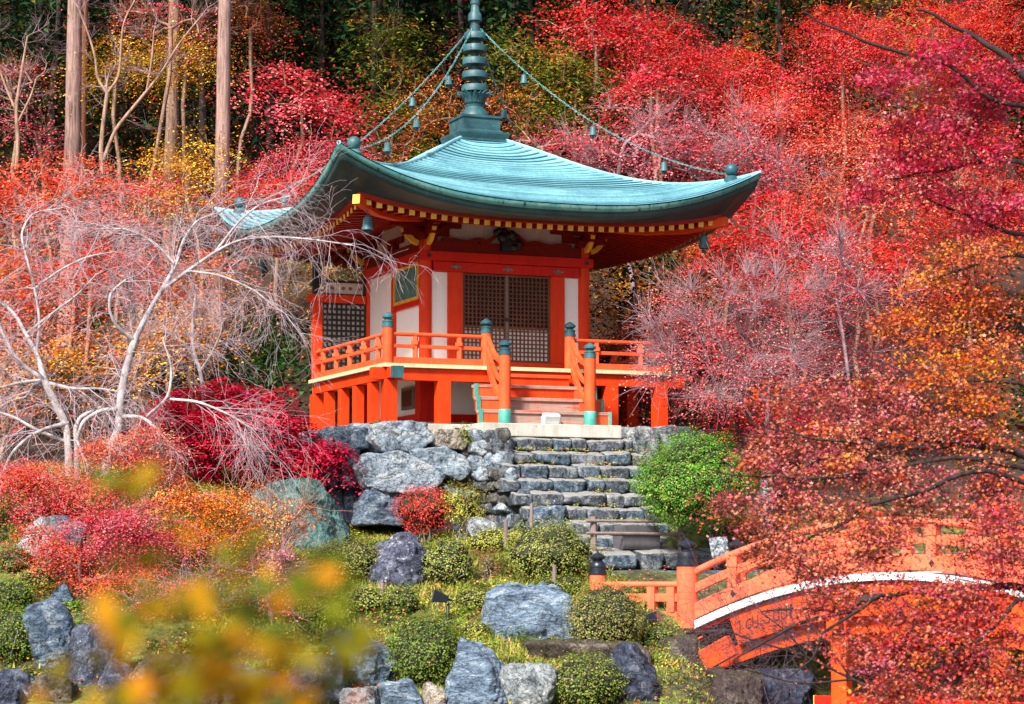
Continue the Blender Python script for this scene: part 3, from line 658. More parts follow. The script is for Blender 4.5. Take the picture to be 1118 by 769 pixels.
# bronze bells and chains hanging from roof and spire
def bell_mesh(mb, c, sc=1.0):
    prof = [(.02, .02), (.05, .0), (.085, -.03), (.095, -.10), (.105, -.20), (.125, -.26), (.128, -.29), (.11, -.29), (.085, -.2)]
    mb.lathe([(r * sc, z * sc) for r, z in prof], c, 16)
    mb.tube([(c[0], c[1], c[2]), (c[0], c[1], c[2] + .1 * sc)], .012 * sc, 6)
def hang_bell(p, sc, label, group, mat='cap_teal', top=None):
    p = np.array(p); o = empty('wind_bell', p, label, 'bell', AZ, group)
    mb = MB(); bell_mesh(mb, (0, 0, -.1 * sc), sc); mb.build('bell_body', M[mat], o, True)
    mb = MB(); mb.tube([(0, 0, -.2 * sc), (0, 0, -.44 * sc)], .01 * sc, 6); mb.box(-.05 * sc, .05 * sc, -.006, .006, -.5 * sc, -.42 * sc); mb.build('clapper', M['verd_dark'], o)
    if top is not None:
        mb = MB(); mb.tube([(0, 0, -.01), (0, 0, top)], .012, 6); mb.build('hook', M['verd_dark'], o)
g = 'bells hung under the roof corners'
hang_bell(H2W(-4.55, -4.55, 5.08), 1.15, 'teal bell under the near left corner of the roof, above the pale twigs', g, 'cap_teal', .12)
hang_bell(H2W(4.55, -4.55, 5.08), 1.15, 'teal bell under the right corner of the roof, before red leaves', g, 'verdigris', .12)
hang_bell(H2W(-4.55, 4.55, 5.08), 1.15, 'teal bell under the far left corner of the roof, above the cedar trunk foot', g, 'cap_teal', .12)
def chain(end, nm, fr, bells, sag):
    a = np.array(H2W(*(np.sign(end[0]) * .12, np.sign(end[1]) * .12, 10.93))); b = np.array(H2W(*end)); n = 120; mb = MB()
    pts = np.array([a + (b - a) * t - np.array([0, 0, sag * 4 * t * (1 - t)]) for t in np.linspace(0, 1, n)])
    for i in range(n - 1):
        c = (pts[i] + pts[i + 1]) / 2; d = pts[i + 1] - pts[i]; L = np.linalg.norm(d); d /= L
        sidev = np.cross(d, (0, 0, 1)); sidev /= np.linalg.norm(sidev); o = sidev if i % 2 else np.cross(sidev, d)
        loop = [c + d * (L * .72 * math.cos(q)) + o * (.02 * math.sin(q)) for q in np.linspace(0, 2 * math.pi, 9)]
        mb.tube(loop, .0065, 4, False)
    setp(mb.build('bronze_chain', M['verd_edge']), nm, 'chain', 'chains from the spire to the roof corners')
    for k, t in enumerate(fr):
        p = a + (b - a) * t - np.array([0, 0, sag * 4 * t * (1 - t)]); hang_bell(p - np.array([0, 0, .03]), .82, bells[k], 'small bells hung on the chains', 'verdigris')
ce = .895 * E_; cz = float(zhip(.895)) + .12
nb = ('uppermost', 'middle', 'lowest')
chain((ce, -ce, cz), 'bronze chain from the spire down to the right roof corner', (.18, .46, .74), [f'{q} small bell on the chain running to the right roof corner' for q in nb], .75)
chain((-ce, -ce, cz), 'bronze chain from the spire down to the near left roof corner', (.22, .50, .74), [f'{q} small bell on the chain running to the near left roof corner' for q in nb], .75)
chain((-ce, ce, cz), 'bronze chain from the spire running to the far left roof corner', (.24, .52, .80), [f'{q} small bell on the chain running to the far left roof corner' for q in nb], .75)
chain((ce, ce, cz), 'bronze chain from the spire that drops behind the roof', (.26,), ['small bell beside the lowest spire rings on the chain that drops behind the roof'], .75)

# ------------------------------------------------------------------ rocks
def _sphere(n=26):
    pts = []; faces = []; b = 0
    lin = np.tan(np.linspace(-math.pi / 4, math.pi / 4, n + 1))
    for ax in range(3):
        for sg in (-1, 1):
            U, Vv = np.meshgrid(lin, lin); q = np.zeros((n + 1, n + 1, 3)); q[..., ax] = sg; q[..., (ax + 1) % 3] = U * sg; q[..., (ax + 2) % 3] = Vv
            q = q / np.linalg.norm(q, axis=-1, keepdims=True); pts.append(q.reshape(-1, 3)); i = np.arange((n + 1) ** 2).reshape(n + 1, n + 1) + b
            faces.append(np.stack([i[:-1, :-1], i[:-1, 1:], i[1:, 1:], i[1:, :-1]], -1).reshape(-1, 4)); b += (n + 1) ** 2
    p = np.concatenate(pts); f = np.concatenate(faces)
    key = np.round(p, 5); _, inv_first, inv = np.unique(key, axis=0, return_index=True, return_inverse=True); inv = inv.ravel()
    return p[inv_first], inv[f]
SPH = {n: _sphere(n) for n in (9, 16, 26, 40)}
def rock_shape(planes, dist, p=10, seed=0, rough=.06, nsc=2.0, res=26, size=1.0, ridge=.0):
    d, f = SPH[res]; pl = np.asarray(planes, float); pl = pl / np.linalg.norm(pl, axis=1, keepdims=True)
    q = np.maximum(d @ pl.T, 0) / np.asarray(dist, float)
    r = (q ** p).sum(1) ** (-1 / p); v = d * r[:, None]
    nz = fbm(v / size * nsc + seed * 3.7, seed, 5, .55); 
    rg = 1 - np.abs(fbm(v / size * nsc * 1.3 + seed * 1.3, seed + 5, 4, .6))
    v = v + d * ((nz * rough + (rg - .7) * ridge) * size)[:, None]
    return v, f
def boulder(name, px, py, rx, ry, d, mat, label, seed, group=None, depth=None, ang=16, p=24, rough=.075, ridge=.10, tilt=0, sink=.4, cat='rock', cuts=()):
    """a free boulder whose middle stands at that sight line and distance; rx, ry in photo pixels; a part is sunk in the ground"""
    d = DG(px, py + ry * .85, dflt=d) + rx * mpp(d) * .5 if name == 'boulder' and d < 51.9 and px < 690 else d
    rx *= 1.13; ry *= 1.08; k = mpp(d); c = P(px, py + ry * sink, d); a, b_, cc = rx * k, (depth or rx * k * .9), ry * k * (1 + sink)
    rng = np.random.default_rng(seed); pl = [(1, 0, 0), (-1, 0, 0), (0, 1, 0), (0, -1, 0), (0, 0, 1), (0, 0, -1)]; ds_ = [a, a, b_, b_, cc, cc]
    for i in range(ang):
        n = rng.normal(size=3); n /= np.linalg.norm(n); pl.append(n); ds_.append(np.linalg.norm(n * np.array([a, b_, cc])) * rng.uniform(.66, .98))
    for n, kk in cuts:
        n = np.array(n, float); n /= np.linalg.norm(n); pl.append(n); ds_.append(np.linalg.norm(n * np.array([a, b_, cc])) * kk)
    v, f = rock_shape(pl, ds_, p, seed, rough, 1.8, 40, (a + b_ + cc) / 3, ridge)
    if tilt: 
        t = R_(tilt); v = v @ np.array([[math.cos(t), 0, -math.sin(t)], [0, 1, 0], [math.sin(t), 0, math.cos(t)]])
    o = np_mesh(name, v, f, M[mat], smooth=True); o.location = c; setp(o, label, cat, group); return o

# the great stones under the veranda
wall = empty('stone_wall', H2W(-2.6, -4.9, -2.6), 'high retaining wall of huge blue grey boulders and rubble under the veranda', 'wall', AZ)
WINV = Matrix.Translation(Vector(H2W(-2.6, -4.9, -2.6))) @ Matrix.Rotation(AZ, 4, 'Z')
def wall_stone(poly, ly, depth, mat, seed, bulge=.12, rough=.06, res=26, p=60):
    pts = np.array([on_hall_plane(x, y, ly) for x, y in poly]); c3 = pts.mean(0); loc = np.array([W2H(q) for q in pts]); c = loc.mean(0)
    q2 = loc[:, [0, 2]] - c[[0, 2]]; pl = []; ds_ = []
    n = len(q2)
    for i in range(n):
        a, b_ = q2[i], q2[(i + 1) % n]; e = b_ - a; nn = np.array([e[1], -e[0]]); nn /= np.linalg.norm(nn); dd = nn @ a
        if dd < 0: nn, dd = -nn, -dd
        pl.append((nn[0], 0, nn[1])); ds_.append(max(dd * 1.05, .03))
        pl.append((nn[0], -.9, nn[1])); ds_.append((dd + depth * .62) / 1.35 * 1.10)
    rng = np.random.default_rng(seed)
    pl += [(rng.uniform(-.15, .15), -1, rng.uniform(-.1, .3)), (0, 1, 0)]; ds_ += [depth * (.5 + bulge), depth * .6]
    v, f = rock_shape(pl, ds_, p, seed, rough, 1.6, res, float(np.mean(ds_)) * 1.6, .07)
    v = v + c
    wv = (v @ np.stack([HX, HY, [0, 0, 1]])) + HO
    loc_v = np.array([list(WINV.inverted() @ Vector(x)) for x in wv]) if False else (wv - np.array(WINV.translation)) @ np.array(WINV.to_3x3())
    return np_mesh('stone', loc_v, f, M[mat], wall, smooth=True)
big = [
 ([(400, 466), (425, 461), (459, 463), (463, 480), (452, 493), (408, 495), (397, 480)], -4.65, .9, 'rock_wall'),
 ([(466, 470), (500, 470), (508, 478), (498, 492), (470, 489), (463, 482)], -4.60, .8, 'rock_warm'),
 ([(398, 497), (430, 495), (455, 508), (471, 521), (457, 541), (428, 538), (394, 532), (386, 513)], -4.85, 1.0, 'rock_wall'),
 ([(440, 493), (478, 490), (497, 500), (504, 514), (487, 527), (462, 513), (444, 506)], -4.75, .9, 'rock_wall'),
 ([(399, 533), (428, 536), (436, 546), (431, 575), (388, 572), (390, 550)], -5.0, .9, 'rock_streak'),
 ([(437, 541), (452, 543), (455, 556), (434, 556)], -4.8, .7, 'rock_blue'),
 ([(380, 470), (397, 468), (399, 490), (382, 491)], -4.4, .8, 'rock_blue'),
 ([(368, 494), (386, 494), (390, 533), (366, 533)], -4.45, .8, 'rock_dark'),
 ([(372, 535), (388, 536), (387, 572), (370, 571)], -4.3, .7, 'rock_dark'),
 ([(357, 535), (371, 535), (369, 572), (356, 572)], -4.1, .7, 'rock_blue'),
 ([(346, 474), (379, 470), (381, 492), (348, 494)], -4.2, .8, 'rock_blue'),
 ([(344, 496), (366, 495), (366, 533), (344, 534)], -4.1, .8, 'rock_dark'),
 ([(470, 524), (486, 529), (505, 522), (508, 540), (480, 552), (456, 545)], -4.7, .7, 'rock_wall'),
 ([(436, 558), (478, 553), (505, 548), (508, 580), (436, 580)], -4.9, .7, 'rock_dark'),
 ([(500, 492), (513, 488), (518, 503), (508, 515), (499, 502)], -4.65, .6, 'rock_brown'),
 ([(504, 517), (519, 506), (526, 530), (510, 545), (506, 528)], -4.75, .6, 'rock_warm'),
 ([(506, 471), (528, 468), (530, 486), (514, 488), (508, 480)], -4.6, .6, 'rock_rubble'),
]
for i, (poly, ly, dep, mat) in enumerate(big): wall_stone(poly, ly, dep, mat, 100 + i, res=40 if i < 6 else 26)
# courses that carry the left and right sides of the veranda
def wall_block(x0, x1, y0, y1, z0, z1, mat, seed, rough=.05, res=16, parent=None, p=12, worn=False):
    c = np.array([(x0 + x1) / 2, (y0 + y1) / 2, (z0 + z1) / 2]); h = np.array([x1 - x0, y1 - y0, z1 - z0]) / 2; rng = np.random.default_rng(seed)
    pl = [(1, 0, 0), (-1, 0, 0), (0, 1, 0), (0, -1, 0), (0, 0, 1), (0, 0, -1)]; ds_ = [h[0], h[0], h[1], h[1], h[2], h[2]]
    pl = [np.array(q) + rng.normal(size=3) * .07 for q in pl]
    if worn: pl[4] = np.array([rng.normal() * .03, -.16, 1])
    if worn:
        n = np.array([0, -.62, 1.]); n /= np.linalg.norm(n); pl.append(n); ds_.append(float(np.abs(n * h).sum()) - rng.uniform(.03, .05))
    for i in range(6):
        n = rng.choice([-1, 1], 3) * rng.uniform(.3, 1, 3); n /= np.linalg.norm(n); pl.append(n); ds_.append(np.abs(n * h).sum() * rng.uniform(.82, .97))
    v, f = rock_shape(pl, ds_, p, seed, rough, 2.2, res, float(h.mean()) * 1.6, .03); return v + c, f
rng = np.random.default_rng(7)
for i in range(12):
    y = -4.1 + i * .85; zt = -.02
    v, f = wall_block(-4.6 - rng.uniform(0, .2), -3.9, y, y + .83, -.75, zt, None, 200 + i); np_mesh('stone', (v - np.array([-2.6, -4.9, -2.6])), f, M['rock_blue' if i % 3 else 'rock_wall'], wall, smooth=True)
# rubble that fills the corner between the wall and the left ends of the steps
SL = lambda y: np.interp(y, [470, 500, 515, 530, 545, 560, 590], [547, 551, 553, 559, 571, 584, 592])
yy = 470; i = 0
while yy < 588:
    hh = rng.uniform(11, 21); xl = np.interp(yy, [470, 515, 540, 590], [509, 512, 522, 530]); xr_ = SL(yy + hh / 2) + 3; x = xl
    while x < xr_ - 4:
        ww = min(rng.uniform(9, 19), xr_ - x); cx, cy_, t = x + ww / 2, yy + hh / 2, (x + ww / 2 - xl) / (xr_ - xl)
        a0 = rng.uniform(0, 6.28); poly = [(cx + ww * .56 * math.cos(a0 + q) * rng.uniform(.85, 1.15), cy_ + hh * .6 * math.sin(a0 + q) * rng.uniform(.85, 1.15)) for q in np.linspace(0, 6.28, 7)[:-1]]
        wall_stone(poly, -4.75 - t * (.55 + max(0, yy - 475) / 15 * .375 * .8), .75, ('rock_rubble', 'rock_blue', 'rock_rubble', 'rock_step', 'rock_wall', 'rock_step')[int(rng.integers(6))], 300 + i, .12, .10, 16, 44); i += 1; x += ww
    yy += hh * .93
# a few stones right of the steps under the veranda corner
for k, (x0, x1, y0, y1, z0, z1, mt) in enumerate(((2.1, 2.95, -5.3, -4.4, -1.1, -.02, 'rock_pale'), (2.97, 4.1, -5.0, -4.2, -.9, .02, 'rock_wall'), (4.1, 4.9, -4.7, -3.9, -.8, -.05, 'rock_blue'), (2.1, 3.3, -5.7, -5.0, -2.0, -1.12, 'rock_blue'), (3.3, 4.4, -5.5, -4.6, -2.0, -.95, 'rock_dark'), (4.3, 5.4, -5.2, -4.2, -2, -.85, 'rock_blue'))):
    v, f = wall_block(x0, x1, y0, y1, z0, z1, None, 420 + k, .06, 26); np_mesh('stone', v - np.array([-2.6, -4.9, -2.6]), f, M[mt], wall, smooth=True)

# granite landing slab and the flight of rough stone steps
mb = MB(); mb.box(-1.86, 1.86, -5.28, -3.95, -.33, -.012); sl_ = mb.build('landing_slab', M['concrete'], bevel=.02)
sl_.location = HO; sl_.rotation_euler = (0, 0, AZ); setp(sl_, 'pale granite landing slab at the foot of the timber stair', 'slab')
steps = empty('stone_steps', H2W(0, -5.3, -3.6), 'broad flight of dark mossy stone steps climbing to the temple', 'steps', AZ)
OFF = np.array([0, -5.3, -3.6]); run = .375; rise = .345
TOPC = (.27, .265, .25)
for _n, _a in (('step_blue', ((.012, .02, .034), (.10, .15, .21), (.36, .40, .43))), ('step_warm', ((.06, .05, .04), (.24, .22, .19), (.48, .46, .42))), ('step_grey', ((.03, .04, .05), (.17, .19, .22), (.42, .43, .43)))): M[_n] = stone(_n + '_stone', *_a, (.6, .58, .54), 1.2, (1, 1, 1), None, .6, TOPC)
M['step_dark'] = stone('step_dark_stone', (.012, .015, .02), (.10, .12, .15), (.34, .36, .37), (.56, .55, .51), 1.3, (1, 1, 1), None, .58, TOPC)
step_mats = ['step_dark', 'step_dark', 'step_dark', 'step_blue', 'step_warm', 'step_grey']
for i in range(9):
    zt = -.335 - i * rise; yf = -5.42 - i * run; rs_ = rise
    if i == 8: zt, yf, rs_ = -3.07, -9.0, .50
    ypx = (474.6, 488, 503, 518, 533, 548.6, 564, 580, 597)[i]; x = W2H(on_hall_plane(SL(ypx + 8) - 4, ypx + 8, yf))[0]; xr = W2H(on_hall_plane((692, 705, 706, 706, 708, 718, 732, 750, 790)[i], ypx + 8, yf))[0]; vs, fs, ms = [], [], []; nb_ = 0; 
    while x < xr - .1:
        wd = rng.choice([rng.uniform(.3, .5), rng.uniform(.55, .8), rng.uniform(.8, 1.15)]); x1 = min(x + wd, xr)
        v, f = wall_block(x + .008, x1 - .008, yf + rng.uniform(-.09, .05), yf + (.62 if i < 8 else 1.1), zt - rs_ + .01, zt + rng.uniform(-.035, .02), None, 500 + i * 20 + nb_, .065, 16, p=15, worn=True)
        vs.append(v - OFF); fs.append(f + sum(len(q) for q in vs[:-1])); mi = int(rng.choice(6, p=[.24, .18, .18, .22, .06, .12])); ms.append(np.full(len(f), mi)); nb_ += 1; x = x1
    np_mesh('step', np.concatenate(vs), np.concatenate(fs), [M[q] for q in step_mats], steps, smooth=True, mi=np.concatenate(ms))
# flat paving at the foot of the steps
mb = MB(); 
for k in range(5):
    mb.box(-1.0 + k * 1.02, -1.0 + k * 1.02 + 1.0, -10.7, -9.25, -3.8, -3.56 + .01 * (k % 2))
pv = mb.build('step', M['rock_blue'], steps, bevel=.03); 
for vtx in pv.data.vertices: vtx.co -= Vector(OFF)

# ------------------------------------------------------------------ boulders in the garden
B = boulder
B('boulder', 441, 609, 42, 35, 50.5, 'rock_violet', 'dark violet speckled boulder below the red azalea', 47, ang=7, p=9, rough=.05, cuts=[((-.75, -.3, .7), .70), ((.7, -.2, .75), .74), ((0, -.8, .6), .8)])
B('boulder', 576, 670, 52, 31, 46.8, 'rock_streak', 'broad streaked blue boulder in the middle of the mossy slope', 22, ang=12, cuts=[((.2, -.6, .9), .75), ((-.9, -.1, .3), .8)], tilt=-8)
B('boulder', 398, 722, 34, 30, 44.2, 'rock_blue', 'dark blue layered boulder left of the dense dark green bush', 3, ang=12, tilt=12)
B('boulder', 524, 744, 33, 38, 43.6, 'rock_streak', 'grey leaning slab between the dark green bush and a pale round stone', 14, ang=8, p=14, cuts=[((.7, -.5, .6), .62), ((-.4, -.9, .3), .7)], tilt=15)
B('boulder', 576, 752, 31, 25, 43.0, 'rock_pale', 'pale rounded stone at the lower edge, right of the grey slab', 5, ang=6, p=5, rough=.04)
B('boulder', 686, 732, 28, 36, 44.6, 'rock_dark', 'dark pointed boulder right of the lowest clipped bush', 6, ang=9, cuts=[((.7, -.3, .6), .66)])
B('boulder', 733, 734, 25, 35, 44.8, 'rock_brown', 'brown grey upright boulder beside the dark pointed one', 7, ang=9, cuts=[((-.7, -.3, .6), .8)])
B('boulder', 322, 562, 60, 37, 51.5, 'rock_teal', 'large teal green boulder below the crimson bush', 8, ang=8, p=8, rough=.05, cuts=[((.8, -.4, .5), .72), ((-.5, -.4, .8), .8)])
B('boulder', 56, 692, 21, 40, 45.0, 'rock_blue', 'tall angular slab of rock at left, beside a dark hedge', 9, ang=8, p=16, cuts=[((-.9, -.3, -.25), .7), ((.6, -.6, .3), .75)], tilt=-9)
B('boulder', 100, 716, 26, 36, 44.2, 'rock_dark', 'furrowed grey rock at the pond edge behind the blurred yellow leaves', 10, ang=10, p=12, tilt=8)
B('boulder', 44, 586, 24, 26, 48.5, 'rock_pale', 'pale grey rock under the pink maple at far left', 11, ang=9)
B('boulder', 76, 590, 16, 24, 48.2, 'rock_blue', 'blue grey upright rock under the pink maple', 12, ang=9)
B('boulder', 22, 748, 30, 16, 43.8, 'rock_dark', 'brown mossy rock in the lower left corner', 13, ang=9)
B('boulder', 4, 764, 26, 12, 43, 'rock_dark', 'low dark rock cut by the lower left corner', 15, ang=9)
B('boulder', 392, 764, 22, 12, 43.2, 'rock_pale', 'small pale stone at the water edge under the blue boulder', 16, ang=6)
B('boulder', 442, 764, 24, 18, 43.3, 'rock_streak', 'narrow ribbed stone under the dense dark green bush', 17, ang=8)
B('boulder', 478, 764, 14, 16, 43.3, 'rock_warm', 'small warm stone wedged left of the grey slab', 18, ang=8)
B('boulder', 792, 756, 36, 24, 45.8, 'rock_brown', 'brown bank rock under the bridge end', 19, ang=9)
B('boulder', 846, 760, 34, 26, 46.8, 'rock_dark', 'dark brown bank rock deep under the bridge', 20, ang=9)
B('boulder', 340, 745, 34, 26, 43.8, 'rock_dark', 'shadowed dark rock behind the blurred leaves at the pond edge', 21, ang=9)
B('boulder', 190, 745, 50, 26, 44, 'rock_brown', 'long brown rock behind the blurred yellow leaves', 23, ang=9)
B('boulder', 265, 742, 36, 22, 44, 'rock_blue', 'grey blue rock behind the blurred leaves, left of the shadowed one', 24, ang=9)
for _i, (_x, _y, _rx, _ry, _lb) in enumerate(((60, 752, 26, 14, 'small dark rock between the corner rock and the furrowed one'), (128, 742, 20, 20, 'dark wedge of rock right of the furrowed grey rock'), (150, 762, 40, 12, 'flat dark rock at the lower edge behind yellow leaves'), (300, 764, 40, 14, 'low dark stone at the lower edge behind the blurred leaves'), (68, 652, 16, 12, 'small grey stone resting above the angular slab'), (365, 700, 14, 12, 'small dark stone on the left of the layered blue boulder'))):
    B('boulder', _x, _y, _rx, _ry, 43.5, ('rock_brown', 'rock_dark', 'rock_brown', 'rock_dark', 'rock_blue', 'rock_dark')[_i], _lb, 60 + _i, ang=10)
B('boulder', 842, 540, 10, 27, 51, 'rock_pale', 'pale bluish upright stone showing through rust coloured leaves', 25, ang=5, p=6, rough=.04, depth=.25)
B('boulder', 610, 590, 22, 16, 51, 'rock_pale', 'pale rock half hidden in the round olive bush', 26, ang=8)
B('boulder', 598, 566, 24, 12, 53, 'rock_blue', 'small blue grey rock at the left foot of the steps', 27, ang=8)
B('boulder', 783, 592, 10, 9, 50, 'rock_wall', 'small blue stone beside the black cap of the near bridge post', 28, ang=8)
B('boulder', 528, 578, 16, 14, 53, 'rock_pale', 'small pale stone at the foot of the rubble wall', 29, ang=8)
B('boulder', 640, 713, 60, 12, 45.2, 'rock_brown', 'low brown stone under the olive bush', 30, ang=8)

# ------------------------------------------------------------------ arched bridge
PHI = R_(30); BO = P(750, 683, 47.0); BA = np.array([math.cos(PHI), -math.sin(PHI), 0]); BN = np.array([math.sin(PHI), math.cos(PHI), 0])
bridge = empty('arched_bridge', BO, 'faded vermilion arched bridge with white deck edge and black capped posts', 'bridge')
def arch(s): return 1.10 - .053 * (s - 4.55) ** 2 + .0          # height of the deck edge over the post foot
def BP(s, n, z): return BA * s + BN * n + np.array([0, 0, z])
sv = np.linspace(-.25, 9.35, 48)
def bsweep(name, n, dz, wd, ht, mat, s0=-.1, s1=9.2, parent=None, k=40, bevel=.008):
    mb = MB(); mb.sweep([BP(s, n, arch(s) + dz) for s in np.linspace(s0, s1, k)], wd, ht); return mb.build(name, M[mat], parent or bridge, bevel=bevel)
WB = 2.5
bsweep('deck', WB / 2, -.10, WB - .1, .16, 'oldwood', -.2, 9.3)
for n in (0, WB): bsweep('deck_edge', n, -.075, .10, .15, 'white', -.28, 9.38)
for n, q in ((.17, .17), (WB - .17, WB - .17)):
    bsweep('girder', n, -.52, .2, .62, 'orange', 1.0, 8.1); bsweep('girder_trim', n - (.02 if n < 1 else -.02), -.215, .2, .05, 'crimson', .3, 8.8)
    bsweep('under_rib', n + (.25 if n < 1 else -.25), -1.0, .24, .34, 'orange', .55, 8.5)
# rails
for n in (0.03, WB - .03):
    bsweep('bottom_rail', n, .20, .16, .30, 'salmon', .05, 9.05)
    bsweep('middle_rail', n, .66, .13, .17, 'salmon', .05, 9.05)
    mb = MB(); mb.tube([BP(s, n, arch(s) + 1.0) for s in np.linspace(.05, 9.05, 40)], .075, 12); mb.build('top_rail', M['salmon'], bridge, True)
    for s in np.linspace(1.05, 8.05, 6):
        mb = MB(); a = arch(s); 
        mb.tube([BP(s, n, a + q) for q in (.34, .74, .745, .95)], [.135, .135, .16, .16], 4); mb.build('baluster', M['salmon'], bridge)
    for s in np.linspace(1.05, 8.05, 6)[::1]:
        mb = MB(); a = arch(s) + .2; q = BP(s, n - .085 if n < 1 else n + .085, a); u_ = np.array([0, 0, .085])
        mb.add([q + u_, q + BA * .06, q - u_, q - BA * .06, q - BN * .02 + u_ * .6, q - BN * .02 + BA * .036, q - BN * .02 - u_ * .6, q - BN * .02 - BA * .036], [(0, 1, 5, 4), (1, 2, 6, 5), (2, 3, 7, 6), (3, 0, 4, 7), (4, 5, 6, 7)]); mb.build('diamond_fitting', M['dark'], bridge)
def bridge_post(s, n, z0, h, r, sc=1.0):
    mb = MB(); c = BP(s, n, 0); mb.tube([(c[0], c[1], z0), (c[0], c[1], z0 + h)], r, 20); o = mb.build('bridge_post', M['salmon'], bridge, True)
    mb = MB(); k = sc; t = z0 + h
    mb.lathe([(r + .01, -.02), (r + .012, .03), (r - .012, .04), (r - .012, .15 * k), (r - .002, .155 * k), (r - .002, .19 * k), (r - .02, .20 * k), (r - .03, .27 * k), (r - .09, .31 * k), (r - .085, .345 * k), (r - .02, .38 * k), (r - .01, .42 * k), (r - .07, .475 * k), (.03, .52 * k), (.008, .555 * k)], (c[0], c[1], t), 24)
    mb.build('black_cap', M['black_metal'], o, True)
for n in (.03, WB - .03):
    for s in (0, 9.1): bridge_post(s, n, -.05, 1.27, .215)
# splayed wing rail running left from the near post
wp = P(653, 672, 48.0) - BO; a2 = np.array([-.1, .05, 0])
bridge_post(0, .03, -.05, .2, .2) if False else None
mb = MB(); mb.tube([(wp[0], wp[1], wp[2] - .1), (wp[0], wp[1], .02 + wp[2] + .84)], .175, 20); o = mb.build('bridge_post', M['salmon'], bridge, True)
mb = MB(); r = .175; mb.lathe([(r + .01, -.02), (r + .012, .03), (r - .012, .04), (r - .012, .13), (r - .002, .135), (r - .002, .16), (r - .02, .17), (r - .03, .22), (r - .08, .26), (r - .075, .29), (r - .02, .32), (r - .01, .35), (r - .06, .40), (.03, .44), (.008, .47)], (wp[0], wp[1], wp[2] + .86), 24); mb.build('black_cap', M['black_metal'], o, True)
e0 = np.array([.0, .03, 0]); 
for nm, z0, z1, wd, ht in (('bottom_rail', .16, .18, .13, .22), ('middle_rail', .56, .55, .11, .16)):
    mb = MB(); mb.bar((wp[0], wp[1], z1), (e0[0], e0[1], z0), wd, ht); mb.build(nm, M['salmon'], bridge, bevel=.008)
mb = MB(); mb.tube([(wp[0], wp[1], .82), (e0[0], e0[1], .83)], .06, 12); mb.build('top_rail', M['salmon'], bridge, True)
for t in (.22, .62, .84):
    q = np.array([wp[0], wp[1]]) * (1 - t) + e0[:2] * t; mb = MB(); mb.tube([(q[0], q[1], .27), (q[0], q[1], .78)], .12, 4); mb.build('baluster', M['salmon'], bridge)
# piers with tie beams, yellow painted ends
for s in (3.27, 6.5):
    for n in (.2, WB - .2):
        z1 = arch(s) - .78; c = BP(s, n, 0); mb = MB(); Mx = Matrix.Translation((c[0], c[1], 0)) @ Matrix.Rotation(-PHI, 4, 'Z')
        mb.box(-.16, .16, -.16, .16, -2.6, z1, Mx); mb.build('pier_post', M['orange'], bridge, bevel=.012)
    mb = MB(); mb.bar(BP(s, -.25, arch(s) - .9), BP(s, WB + .25, arch(s) - .9), .26, .24); mb.build('cross_beam', M['orange'], bridge, bevel=.01)
for n in (.2, WB - .2):
    mb = MB(); mb.bar(BP(2.72, n, -1.55), BP(7.05, n, -1.55), .14, .42); t = mb.build('tie_beam', M['crimson'], bridge, bevel=.008)
    for s, q in ((2.715, -.02), (7.055, .02)):
        mb = MB(); mb.bar(BP(s, n, -1.55), BP(s + q, n, -1.55), .145, .43); mb.build('beam_end', M['yellow'], t)
# carved wave slots along the girder
mb = MB()
def stroke(pts, r=.010): mb.tube([BP(s, .062, arch(s) - .50 + z * .8) for s, z in pts], r, 6)
def slots(s0, flip=1):
    U = lambda c, w_=.055, h=.16: [(c - w_, h)] + [(c - w_ * math.cos(a), -h * .55 - .06 * math.sin(a)) for a in np.linspace(0, math.pi, 9)] + [(c + w_, h)]
    C = lambda c: [(c + .05 + .075 * math.cos(a), .11 * math.sin(a)) for a in np.linspace(1.0, 5.3, 10)]
    Sg = [(s0 + .60 + x, z) for x, z in ((.06, .10), (.02, .13), (-.04, .12), (-.06, .07), (-.03, .02), (.03, -.02), (.06, -.07), (.04, -.12), (-.02, -.13), (-.06, -.10))]
    for st in ([(s0, .17), (s0, -.17)], C(s0 + .16), U(s0 + .34), Sg, U(s0 + .80), U(s0 + .96), [(s0 + 1.10, .17), (s0 + 1.10, -.15)], [(s0 + 1.125, .17), (s0 + 1.125, -.15)]): stroke(st)
slots(1.15)
for c in (3.9, 4.05, 4.2, 4.35, 4.9, 5.05, 5.2): stroke([(c, .14), (c, -.14)])
setp(mb.build('slot_marks', M['dark'], bridge))
# red loop of conduit under the near end of the bridge
mb = MB(); c = P(775, 715, 46.6); pts = [c + np.array([.42 * math.cos(a), .1 * math.sin(a), .38 * math.sin(a)]) for a in np.linspace(1.9, 5.2, 18)]
mb.tube(pts, .022, 8); setp(mb.build('conduit', M['orange'], smooth=True), 'thin red conduit looping below the near end of the bridge', 'pipe')
mb = MB(); mb.bar(P(768, 722, 46.4), P(800, 704, 46.2), .3, .42); b_ = mb.build('stub_beam', M['orange'], bevel=.02)
setp(b_, 'short orange beam stub jutting from the bank under the bridge', 'beam')

